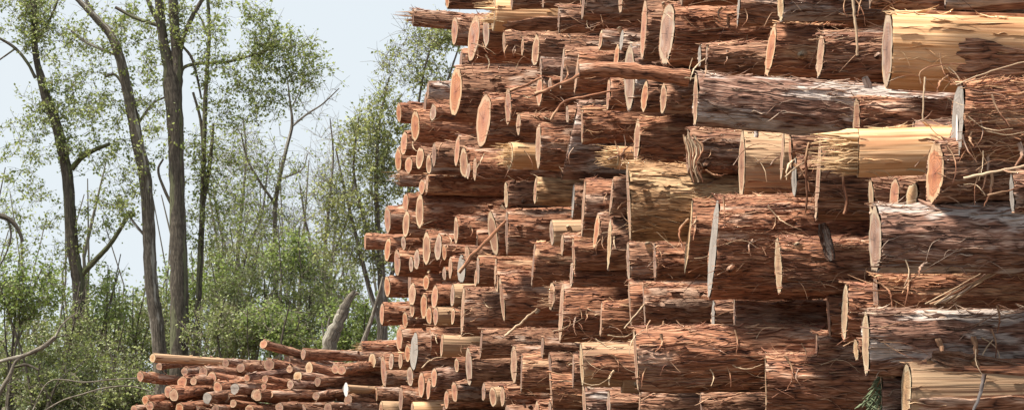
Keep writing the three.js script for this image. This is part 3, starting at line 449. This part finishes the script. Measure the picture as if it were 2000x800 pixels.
// curved slab of bark and a loose chunk
function slab(name, label, pts, depth, halfW, mat, arc) {
  const P = pts.map(p => at(p[0], p[1], depth + (p[2] || 0))), c = new THREE.CatmullRomCurve3(P), nu = 30, nv = 14, sd = seedAt += 3;
  const frame = s => { const p = c.getPoint(s), T = c.getTangent(s), N = V(0, 0, 1).sub(T.clone().multiplyScalar(T.z)).normalize(), U = V(0, 0, 0).crossVectors(N, T).normalize(); return [p, N, U]; };
  const g = grid(nu, nv * 2 + 1, (s, v) => {
    const j = Math.round(v * (nv * 2 + 1)), inner = j > nv, t = inner ? (2 * nv + 1 - j) / nv : j / nv, a = (t - 0.5) * arc, [p, N, U] = frame(s), hw = halfW * (0.55 + 0.45 * Math.min(1, s * 5, (1 - s) * 5)) * (0.9 + 0.2 * noise2(s * 9 + 3, t > 0.5 ? 2 : 5, 99, 99, sd));
    const rr = hw / Math.sin(Math.min(1.5, arc / 2)) + (inner ? -0.018 : 0) + (noise2(s * 8 + 5, t * 9 + 5, 99, 99, sd) - 0.5) * 0.012;
    const q = p.clone().addScaledVector(U, Math.sin(a) * rr).addScaledVector(N, -Math.cos(a) * rr + hw * 0.5); q.sub(P[0]);
    return [q.x, q.y, q.z, s * 1.2 / TU, t * 0.35 / TV + (inner ? 0.4 : 0)];
  });
  const t = thing(name, label, 'bark'); t.position.copy(P[0]); const m = mesh('slab', g, mat, t); return t;
}
{ const dm = M.d.clone(); dm.side = THREE.DoubleSide; const gm = M.g.clone(); gm.side = THREE.DoubleSide;
  slab('bark_slab', 'dark gutter-shaped slab of bark lying on the tan log', [[1822, 694], [1900, 708], [2015, 728]], fd(1780, 0.1), 0.055, dm, 2.2);
  slab('bark_chunk', 'ragged upright chunk of bark stuck on the round yellow-ended log', [[1606, 436], [1616, 472], [1626, 508]], fd(1525, 0.5), 0.045, gm, 1.6); }
// cedar sprig
{
  const t = thing('cedar_sprig', 'green cedar sprig drooping between the lowest logs', 'sprig'), D = fd(1700, 0.3), P0 = at(1728, 722, D), b = bag(), st = bag(), R = rng(77);
  for (let k = 0; k < 4; k++) {
    const c = new THREE.CatmullRomCurve3([at(1728 + k * 4, 720 + k, D), at(1716 + k * 5, 752 + k * 6, D - 0.06), at(1690 + k * 14, 790 + k * 4, D - 0.1)]), q = c.getSpacedPoints(16);
    tubeData(st, q, q.map((_, i) => 0.006 - i * 0.0002), 4);
    for (let i = 2; i < 17; i++) for (const s of [-1, 1]) for (let m = 0; m < 3; m++) {
      const L = 0.03 + R() * 0.05, p = q[i], e = p.clone().add(V(s * L * 0.8 + (R() - 0.5) * 0.04, -L * 0.6 + (R() - 0.5) * 0.03, (R() - 0.5) * 0.06)), g = 0.7 + R() * 0.6;
      tubeData(b, [p, p.clone().lerp(e, 0.5).add(V(0, 0.006, 0)), e], [0.003, 0.007, 0.002], 4, 0.35, [0.13 * g, 0.165 * g, 0.095 * g], R() * 3);
    }
  }
  t.position.copy(P0);
  for (const [n, bb, mt, kd] of [['stem', st, stickMat.brown], ['foliage', b, fibreMat, 'stuff']]) { const g = bagGeo(bb); g.translate(-P0.x, -P0.y, -P0.z); mesh(n, g, mt, t, kd); }
}

// ---------------------------------------------------------------- trees, shrubs and wood behind the stacks
const leafMat = new THREE.MeshPhysicalMaterial({ vertexColors: true, roughness: 0.9, transmission: 0.5, thickness: 0, side: THREE.DoubleSide });
const trunkMap = (a, b, c, at0) => barkMap(a.map(v => v * 0.4), a.map(v => v * 0.72), b.map(v => v * 0.8), c.map(v => v * 0.85), at0, 0.85);
const TM = {
  dark: B(trunkMap([0.095, 0.078, 0.060], [0.17, 0.145, 0.115], [0.15, 0.16, 0.085], 0.56), bumpTex, 0.02),
  grey: B(trunkMap([0.15, 0.125, 0.10], [0.26, 0.225, 0.19], [0.44, 0.42, 0.38], 0.58), bumpTex, 0.016),
  pale: B(trunkMap([0.22, 0.19, 0.15], [0.34, 0.305, 0.255], [0.44, 0.42, 0.36], 0.55), bumpTex, 0.03),
  moss: B(trunkMap([0.12, 0.115, 0.06], [0.20, 0.20, 0.10], [0.17, 0.21, 0.08], 0.45), bumpTex, 0.012),
};
const twigMat = new THREE.MeshStandardMaterial({ vertexColors: true, roughness: 0.95 });
function leafInto(o, p, size, R, col) {
  const a = R() * 6.28, e = (R() - 0.35) * 1.9, dx = Math.cos(a) * Math.cos(e), dy = Math.sin(e) * -1, dz = Math.sin(a) * Math.cos(e);
  const D = V(dx, dy, dz), S = V(R() - 0.5, R() - 0.5, R() - 0.5).cross(D).normalize(), L = size * (0.6 + R() * 0.7), w = L * 0.33, N = V(0, 0, 0).crossVectors(D, S).normalize(), b = o.pos.length / 3;
  const A = p, C = p.clone().addScaledVector(D, L), m = p.clone().addScaledVector(D, L * 0.45), P1 = m.clone().addScaledVector(S, w).addScaledVector(N, w * 0.3), P2 = m.clone().addScaledVector(S, -w).addScaledVector(N, w * 0.3);
  for (const q of [A, P1, C, P2]) { o.pos.push(q.x, q.y, q.z); o.nor.push(N.x, N.y, N.z); o.uv.push(0, 0); o.col.push(col[0], col[1], col[2]); }
  o.idx.push(b, b + 2, b + 1, b, b + 3, b + 2);
}
// stems: [[px, py, width px], ...] with material; blobs: [px, py, rx, ry, targets]
function plant(o) {
  const R = rng(o.seed), D = o.D, k = D / FOC, base = at(o.base[0], o.base[1], D); base.y = 0;
  const t = thing(o.name, o.label, o.category || 'tree', o.group); t.position.copy(base);
  const nodes = [], put = (n, b, m, kind) => { const g = bagGeo(b); g.translate(-base.x, -base.y, -base.z); return mesh(n, g, m, t, kind); };
  let first = true;
  for (const st of o.stems) {
    const zo = st.z || 0, P = st.p.map((q, i) => at(q[0], q[1], D + zo + (first ? 0 : i * (st.dz || 0)))), c = new THREE.CatmullRomCurve3(P), n = Math.max(8, P.length * 5), b = bag(), pts = [], rad = [];
    for (let i = 0; i <= n; i++) {
      const s = i / n, f = s * (P.length - 1), i0 = Math.min(P.length - 2, Math.floor(f)), w = lerp(st.p[i0][2], st.p[i0 + 1][2], f - i0), p = c.getPoint(s);
      p.x += (R() - 0.5) * k * w * (o.rough || 0.05); p.z += (R() - 0.5) * k * w * 0.05; pts.push(p); rad.push(Math.max(0.006, k * w / 2 * (0.95 + R() * 0.1)));
      if (!st.bare) nodes.push([p, rad[i]]);
    }
    tubeData(b, pts, rad, first || st.p[0][2] > 10 ? 16 : 7);
    put(st.name || (first ? 'trunk' : 'limb'), b, TM[st.m || o.m], 0); first = false;
  }
  const tw = bag(), lf = bag(), tc = o.twig || [0.13, 0.115, 0.085];
  for (const bl of o.blobs || []) {
    const [bx, by, rx, ry, n, dens = 1] = bl, C = at(bx, by, D + (bl[6] || 0)), T = [];
    for (let i = 0; i < n; i++) { let x, y, z; do { x = R() * 2 - 1; y = R() * 2 - 1; z = R() * 2 - 1; } while (x * x + y * y + z * z > 1); T.push(V(C.x + x * rx * k, C.y + y * ry * k, C.z + z * (o.deep || 1) * Math.min(rx, ry) * k)); }
    const near = p => { let best = null, bd = 1e9; for (const q of nodes) { const d = p.distanceToSquared(q[0]) * (q[0].y > p.y + 0.15 ? 2.2 : 1); if (d < bd) { bd = d; best = q; } } return best; };
    T.sort((a, b) => a.distanceToSquared(near(a)[0]) - b.distanceToSquared(near(b)[0]));
    for (const p of T) {
      const q = near(p), d = q[0].distanceTo(p), r0 = Math.min(q[1] * 0.75, 0.006 + d * 0.009), g = 0.7 + R() * 0.6, pts = [], rad = [], ns = 5, j = d * 0.16, up = d * (o.arch ?? 0.12), jv = V(R() - 0.5, R() - 0.5, R() - 0.5);
      for (let i = 0; i <= ns; i++) { const s = i / ns, e = q[0].clone().lerp(p, s); e.y += up * Math.sin(s * PI) * (R() * 0.5 + 0.5); e.addScaledVector(jv, j * Math.sin(s * PI)); e.add(V(R() - 0.5, R() - 0.5, R() - 0.5).multiplyScalar(0.25 * j)); if (i === 0) e.copy(q[0]); pts.push(e); rad.push(lerp(r0, 0.0042, s)); if (i > 0) nodes.push([e, rad[i]]); }
      tubeData(tw, pts, rad, r0 > 0.02 ? 5 : 3, 1, [tc[0] * g, tc[1] * g, tc[2] * g]);
      const nt = o.sub ?? 4;
      for (let m = 0; m < nt; m++) {
        const s0 = pts[2 + Math.floor(R() * (ns - 1))], dir = V(R() - 0.5, R() - 0.32, R() - 0.5).normalize(), len = (o.subLen || 0.3) * (0.5 + R()), e = s0.clone().addScaledVector(dir, len), mid = s0.clone().addScaledVector(dir, len * 0.5).add(V((R() - 0.5) * 0.06, 0.03, (R() - 0.5) * 0.06));
        tubeData(tw, [s0, mid, e], [0.0045, 0.0038, 0.0025], 3, 1, [tc[0] * g, tc[1] * g, tc[2] * g]);
        const nl = Math.round((o.leaves || 10) * 0.42 * dens * (0.3 + R() * 1.2)), tone = R();
        for (let u = 0; u < nl; u++) {
          const s = R(), lp = s0.clone().lerp(e, s).add(V(R() - 0.5, R() - 0.5, R() - 0.5).multiplyScalar(0.13));
          const v = 0.72 + R() * 0.55, a = o.leafA || [0.195, 0.265, 0.062], b2 = o.leafB || [0.35, 0.405, 0.105], c = [0, 1, 2].map(z => lerp(a[z], b2[z], tone) * v);
          leafInto(lf, lp, o.leafSize || 0.076, R, c);
        }
      }
    }
  }
  if (tw.pos.length) put('branches', tw, twigMat, 'stuff');
  if (lf.pos.length) put('foliage', lf, leafMat, 'stuff');
  return t;
}
plant({ name: 'tree', label: 'tall leaning tree with ivy-green top and a stubby side limb, furthest from the stacks', seed: 501, D: 60, base: [128, 800], m: 'dark', leaves: 11,
  stems: [{ p: [[124, 806, 30], [128, 760, 29], [136, 680, 27], [151, 610, 26], [152, 550, 26], [143, 500, 24], [135, 410, 23], [131, 350, 22], [122, 300, 21], [108, 240, 20], [88, 190, 19], [75, 140, 13], [67, 95, 13], [65, 20, 13], [62, -40, 12]], name: 'trunk' },
    { p: [[88, 192, 12], [84, 160, 11], [74, 128, 10]] }, { p: [[154, 540, 13], [185, 508, 11], [215, 475, 9], [238, 440, 8], [252, 416, 11], [258, 424, 7]], m: 'moss' }, { p: [[138, 330, 12], [158, 308, 10], [185, 292, 9], [213, 281, 7]], m: 'moss' }, { p: [[68, 152, 7], [52, 122, 6], [27, 93, 6], [-10, 70, 5]] }, { p: [[27, 96, 4], [-10, 122, 3]], m: 'dark' }, { p: [[66, 90, 6], [95, 40, 5], [112, 0, 4]] }],
  blobs: [[66, 40, 46, 75, 90], [105, 60, 60, 60, 40], [130, 205, 80, 55, 70, 1.1], [60, 235, 75, 50, 38], [70, 300, 90, 50, 40], [20, 40, 40, 60, 26], [180, 300, 70, 50, 36], [40, 400, 70, 70, 44], [210, 430, 60, 50, 34], [90, 480, 80, 60, 44]] });
plant({ name: 'tree', label: 'grey-barked tree with a slanting upper trunk, pale at its foot', seed: 502, D: 58, base: [310, 800], m: 'grey', leaves: 10,
  stems: [{ p: [[312, 806, 30], [311, 700, 28], [305, 630, 27], [295, 560, 26], [291, 480, 25], [287, 400, 25], [281, 340, 25], [268, 280, 24], [255, 210, 22], [245, 165, 21], [232, 110, 19], [213, 65, 17], [186, 35, 14], [160, 8, 11], [132, -20, 8]], name: 'trunk' },
    { p: [[186, 35, 10], [172, 12, 9], [160, -20, 8]] }, { p: [[222, 105, 7], [195, 95, 6], [160, 78, 6], [138, 60, 4]] }, { p: [[250, 185, 6], [222, 145, 5], [205, 150, 4]], m: 'dark' }, { p: [[290, 470, 6], [265, 440, 5], [250, 420, 4]] }, { p: [[262, 250, 6], [300, 200, 5], [320, 190, 4]] }],
  blobs: [[190, 70, 80, 60, 54], [150, 130, 70, 50, 34], [250, 60, 60, 60, 34], [280, 180, 60, 60, 30], [200, 210, 70, 60, 46, 1.1], [250, 330, 60, 70, 40], [230, 390, 60, 50, 30]] });
plant({ name: 'tree', label: 'stout dark tree forking into twin stems with a long mossy horizontal limb', seed: 503, D: 57, base: [346, 800], m: 'dark', leaves: 10,
  stems: [{ p: [[345, 806, 40], [348, 700, 37], [350, 600, 36], [348, 500, 34], [346, 400, 31], [343, 300, 31], [340, 220, 33], [335, 160, 37], [330, 132, 24], [320, 90, 20], [313, 40, 18], [307, -30, 16]], name: 'trunk' },
    { p: [[340, 190, 26], [345, 140, 24], [345, 110, 22], [340, 50, 19], [336, -30, 18]] }, { p: [[352, 100, 8], [358, 70, 9], [372, 38, 9], [400, -12, 8]] }, { p: [[312, 50, 10], [296, 20, 9], [280, -20, 8]] }, { p: [[316, 52, 8], [290, 44, 8], [262, 34, 7], [224, 14, 6]] }, { p: [[350, 150, 8], [358, 132, 7], [385, 124, 7], [440, 121, 6], [490, 108, 5], [530, 96, 3]], m: 'moss' }, { p: [[356, 90, 5], [372, 110, 6], [384, 150, 5], [392, 190, 4]] }, { p: [[345, 420, 7], [320, 370, 6], [308, 330, 5], [318, 310, 4]] }],
  blobs: [[330, 40, 50, 60, 44], [390, 60, 60, 60, 44], [450, 140, 80, 50, 66, 1.2], [530, 95, 65, 50, 78, 1.2], [500, 40, 40, 28, 26], [590, 110, 45, 40, 38], [470, 210, 90, 45, 60], [560, 170, 60, 40, 34], [620, 150, 35, 40, 16], [300, 120, 40, 50, 22], [320, 250, 50, 60, 22]] });
plant({ name: 'slender_tree', label: 'thin dark straight-stemmed tree crossing the mossy horizontal limb', seed: 504, D: 59, base: [380, 800], m: 'dark', leaves: 9,
  stems: [{ p: [[380, 806, 14], [382, 700, 13], [388, 560, 12], [394, 420, 11], [397, 300, 10], [400, 200, 9], [404, 130, 8], [408, 60, 7], [403, -30, 6]], name: 'trunk' }, { p: [[397, 290, 8], [390, 230, 6], [376, 180, 5]] }, { p: [[395, 400, 10], [406, 340, 9], [412, 290, 7], [416, 240, 5]] }, { p: [[404, 70, 5], [396, 45, 4], [385, 25, 3]] }],
  blobs: [[420, 290, 60, 60, 48], [380, 340, 60, 60, 40], [440, 370, 70, 60, 44], [400, 440, 60, 60, 44], [430, 20, 40, 40, 16]] });
plant({ name: 'slender_tree', label: 'slim forked sapling with thin bare upper branches against the sky', seed: 505, D: 62, base: [540, 800], m: 'grey', leaves: 7, subLen: 0.4,
  stems: [{ p: [[541, 806, 13], [540, 700, 12], [538, 560, 11], [537, 460, 10], [536, 410, 9], [546, 345, 8], [560, 285, 7], [570, 242, 6], [566, 200, 4], [560, 150, 2]], name: 'trunk' }, { p: [[570, 246, 5], [600, 222, 4], [628, 204, 3], [662, 172, 2]] }, { p: [[538, 400, 6], [505, 352, 5], [482, 310, 4], [470, 260, 3]] }, { p: [[546, 350, 4], [590, 330, 3], [600, 300, 2]] }, { p: [[566, 215, 3], [585, 175, 2], [592, 140, 2]] }],
  blobs: [[600, 190, 60, 50, 26, 0.12], [500, 300, 60, 60, 40, 0.6], [550, 340, 60, 50, 36, 0.9], [480, 400, 70, 60, 52], [600, 380, 50, 50, 20, 0.6], [520, 460, 60, 50, 36]] });
plant({ name: 'willow', label: 'bushy many-stemmed willow with fine pale leaves beside the tall stack', seed: 506, D: 56, base: [730, 800], m: 'grey', leaves: 11, leafSize: 0.075, leafA: [0.235, 0.295, 0.085], leafB: [0.40, 0.43, 0.13], subLen: 0.38,
  stems: [{ p: [[742, 806, 24], [744, 700, 22], [748, 600, 20], [742, 500, 14], [736, 420, 10], [735, 330, 7], [742, 230, 5], [760, 150, 3]], name: 'trunk' }, { p: [[744, 640, 12], [720, 560, 9], [695, 460, 7], [675, 380, 5], [655, 290, 3]] }, { p: [[745, 600, 10], [780, 480, 8], [800, 360, 7], [812, 240, 6], [830, 130, 4], [850, 70, 3]] }, { p: [[738, 520, 8], [708, 420, 6], [690, 330, 5], [700, 230, 3]] }, { p: [[790, 420, 6], [830, 300, 5], [870, 170, 5], [900, 80, 3]] }],
  blobs: [[720, 300, 62, 70, 120, 1.1], [760, 230, 60, 60, 74], [700, 400, 80, 60, 100], [780, 340, 50, 60, 60], [770, 140, 45, 50, 36, 0.35], [830, 120, 50, 55, 60, 0.8], [870, 70, 40, 40, 40, 1.2], [860, 190, 40, 40, 30], [800, 70, 25, 30, 14, 0.25], [680, 480, 80, 50, 60], [740, 500, 50, 60, 44], [640, 380, 30, 50, 22, 0.5]] });
plant({ name: 'snag', label: 'pale broken leaning trunk rising behind the low pole stack', category: 'snag', seed: 507, rough: 0.16, D: 55, base: [630, 800], m: 'pale', stems: [{ p: [[616, 806, 40], [628, 740, 34], [641, 690, 29], [648, 655, 30], [660, 630, 22], [667, 612, 24], [674, 596, 17], [684, 580, 13], [691, 569, 8], [690, 566, 4]], name: 'trunk' }, { p: [[672, 605, 12], [686, 580, 9], [697, 572, 6], [700, 574, 2]] }, { p: [[646, 665, 8], [640, 640, 6], [644, 618, 3]] }, { p: [[634, 700, 5], [632, 660, 4], [628, 630, 3]] }] });
plant({ name: 'leaning_stem', label: 'thin bare pale stem leaning towards the tall stack', category: 'stem', seed: 508, D: 54, base: [690, 800], m: 'pale', stems: [{ p: [[684, 806, 13], [697, 700, 11], [712, 660, 10], [728, 615, 8], [738, 580, 6], [748, 540, 4]], name: 'trunk' }, { p: [[716, 650, 4], [716, 690, 3], [717, 720, 3]] }] });
plant({ name: 'dead_branch', label: 'pale dead branch reaching up from the undergrowth, forked', category: 'branch', seed: 509, D: 53, base: [-10, 800], m: 'pale', stems: [{ p: [[-14, 806, 9], [-4, 770, 8], [18, 732, 8], [32, 702, 7], [60, 688, 8], [86, 675, 9], [107, 658, 9]], name: 'trunk' }, { p: [[40, 696, 8], [10, 702, 7], [-20, 712, 6]] }, { p: [[106, 660, 5], [116, 640, 4], [132, 622, 3], [152, 609, 2]] }, { p: [[108, 658, 4], [130, 654, 3]], m: 'dark' }, { p: [[26, 716, 7], [50, 712, 6], [74, 722, 5]], m: 'dark' }] });
plant({ name: 'drooping_branch', label: 'dark drooping branch tip hanging beside the tall leaning tree', category: 'branch', seed: 510, D: 50, base: [-40, 800], m: 'dark', stems: [{ p: [[-60, 806, 30], [-62, 650, 26], [-58, 520, 22], [-46, 440, 16], [-20, 420, 12], [8, 424, 11], [26, 436, 9], [36, 452, 7], [43, 472, 6]], name: 'limb' }, { p: [[14, 428, 5], [20, 460, 4], [8, 500, 3], [-10, 530, 2]] }], blobs: [[-10, 500, 24, 50, 10, 0.5]] });
for (const [sd, pts, lab] of [[511, [[60, 806, 2.5], [96, 744, 2.5], [165, 746, 2.5], [215, 741, 2.5], [268, 738, 2]], 'thin pale whip bending level behind the poles'], [512, [[70, 812, 3], [120, 782, 3], [158, 770, 3], [205, 757, 3], [255, 754, 2.5], [300, 766, 2]], 'long arching pale whip in front of the undergrowth']])
  plant({ name: 'whip', label: lab, category: 'stem', seed: sd, D: 52.5, base: [pts[0][0], 806], m: 'pale', stems: [{ p: pts, name: 'stem' }] });
for (const [sd, x, lab] of [[521, 470, 'bare fine-twigged tree with few leaves behind the slim forked sapling'], [522, 640, 'bare fine-twigged tree between the sapling and the willow']])
  plant({ name: 'slender_tree', label: lab, seed: sd, D: 68, base: [x, 806], m: 'grey', leaves: 6, subLen: 0.55, sub: 5, twig: [0.20, 0.18, 0.15],
    stems: [{ p: [[x, 806, 12], [x + 4, 650, 10], [x - 6, 500, 8], [x + 2, 400, 6], [x + 10, 300, 4], [x + 4, 230, 2]], name: 'trunk' }, { p: [[x - 4, 560, 6], [x - 40, 450, 5], [x - 55, 360, 3]] }, { p: [[x, 520, 6], [x + 40, 420, 4], [x + 52, 330, 3]] }],
    blobs: [[x, 330, 70, 80, 60, 0.35], [x - 30, 430, 80, 70, 60, 0.5], [x + 40, 450, 70, 70, 60, 0.5], [x, 540, 90, 70, 70, 0.7]] });
// undergrowth: shrubs one can tell apart by their place only
const SHRUB = [[40, 54, 560, 90, 60], [20, 56, 690, 80, 90], [110, 57, 640, 80, 90], [190, 61, 600, 80, 90], [200, 55, 720, 80, 80], [270, 62, 660, 70, 90], [400, 61, 570, 80, 80], [430, 56, 650, 80, 60], [490, 58, 580, 80, 70], [520, 56, 640, 70, 50], [590, 58, 600, 70, 80], [640, 61, 560, 70, 80], [690, 57, 640, 60, 60], [90, 54, 760, 80, 50], [250, 54, 770, 60, 50], [570, 61, 500, 70, 50], [330, 64, 640, 80, 100], [460, 64, 500, 80, 70]];
SHRUB.forEach(([x, D, y, rx, ry], i) => {
  const R = rng(900 + i), stems = [];
  for (let s = 0; s < 5; s++) { const b = x + (R() - 0.5) * rx * 0.7, tx = x + (R() - 0.5) * rx * 2, ty = y - ry * (0.3 + R() * 0.9), w = 3.5 + R() * 4.5; stems.push({ p: [[b, 806, w], [lerp(b, tx, 0.2) + (R() - 0.5) * 14, lerp(806, ty, 0.33), w * 0.8], [lerp(b, tx, 0.55) + (R() - 0.5) * 22, lerp(806, ty, 0.68), w * 0.55], [tx, ty, 2]], z: (R() - 0.5) * 1.2, m: ['dark', 'grey', 'dark', 'moss'][s % 4], name: 'stem' }); }
  const green = i % 3 === 0;
  const mk = [[40, 'dead pale branch'], [130, 'tall leaning tree'], [300, 'grey-barked tree'], [350, 'stout forking tree'], [390, 'thin straight tree'], [540, 'forked sapling'], [640, 'broken leaning snag'], [735, 'willow']].reduce((a, b) => Math.abs(b[0] - x) < Math.abs(a[0] - x) ? b : a)[1];
  plant({ name: 'shrub', label: `${y < 600 ? 'tall' : y < 700 ? 'mid-height' : 'low'} ${green ? 'leafy green' : 'twiggy grey-green'} shrub ${D < 58 ? 'in front of' : 'behind'} the ${mk}`, category: 'shrub', group: 'shrubs of the undergrowth', seed: 600 + i, D, base: [x, 806], m: 'dark', stems, leaves: green ? 15 : 12, leafSize: 0.075, sub: 5, leafA: green ? [0.165, 0.255, 0.050] : [0.18, 0.24, 0.065], leafB: green ? [0.31, 0.39, 0.085] : [0.29, 0.335, 0.095], twig: i % 2 ? [0.20, 0.175, 0.14] : [0.12, 0.10, 0.078],
    blobs: [[x, y, rx, ry, 90], [x + (R() - 0.5) * rx, y + ry * 0.5, rx * 0.9, ry * 0.7, 50]] });
});
// woodland further back, one mass
{
  const R = rng(4242), lf = bag(), tw = bag();
  for (let s = 0; s < 70; s++) { const x = -150 + R() * 1050, D = 70 + R() * 22, top = 300 + R() * 330, w = 3 + R() * 8, p = [at(x, 815, D), at(x + (R() - 0.5) * 20, 690, D), at(x + (R() - 0.5) * 50, lerp(690, top, 0.5), D), at(x + (R() - 0.5) * 80, top, D)], g = 0.7 + R() * 0.6; tubeData(tw, p, [w, w * 0.85, w * 0.6, 2].map(v => v * D / FOC / 2), 6, 1, [0.15 * g, 0.135 * g, 0.105 * g]); }
  for (let s = 0; s < 1500; s++) {
    const D = 72 + R() * 26, x = -150 + R() * 1100, lim = 590 + 50 * Math.sin(x * 0.011 + 1) + 30 * Math.sin(x * 0.031), y = 815 - Math.pow(R(), 0.8) * (815 - lim), c = at(x, y, D), n = 9 + R() * 16, tone = R(), sp = 0.35 + R() * 0.5;
    for (let u = 0; u < n; u++) { const v = 0.75 + R() * 0.5; leafInto(lf, c.clone().add(V((R() + R() - 1) * sp, (R() + R() - 1) * sp, (R() - 0.5) * sp * 2)), 0.14, R, [lerp(0.155, 0.25, tone) * v, lerp(0.22, 0.32, tone) * v, lerp(0.08, 0.12, tone) * v]); }
  }
  const t = thing('woodland', 'hazy green wood forming one mass behind all the shrubs', 'woodland'); t.userData.kind = 'stuff';
  mesh('stems', bagGeo(tw), twigMat, t, 'stuff'); mesh('foliage', bagGeo(lf), leafMat, t, 'stuff');
}
renderer.render(scene, camera);
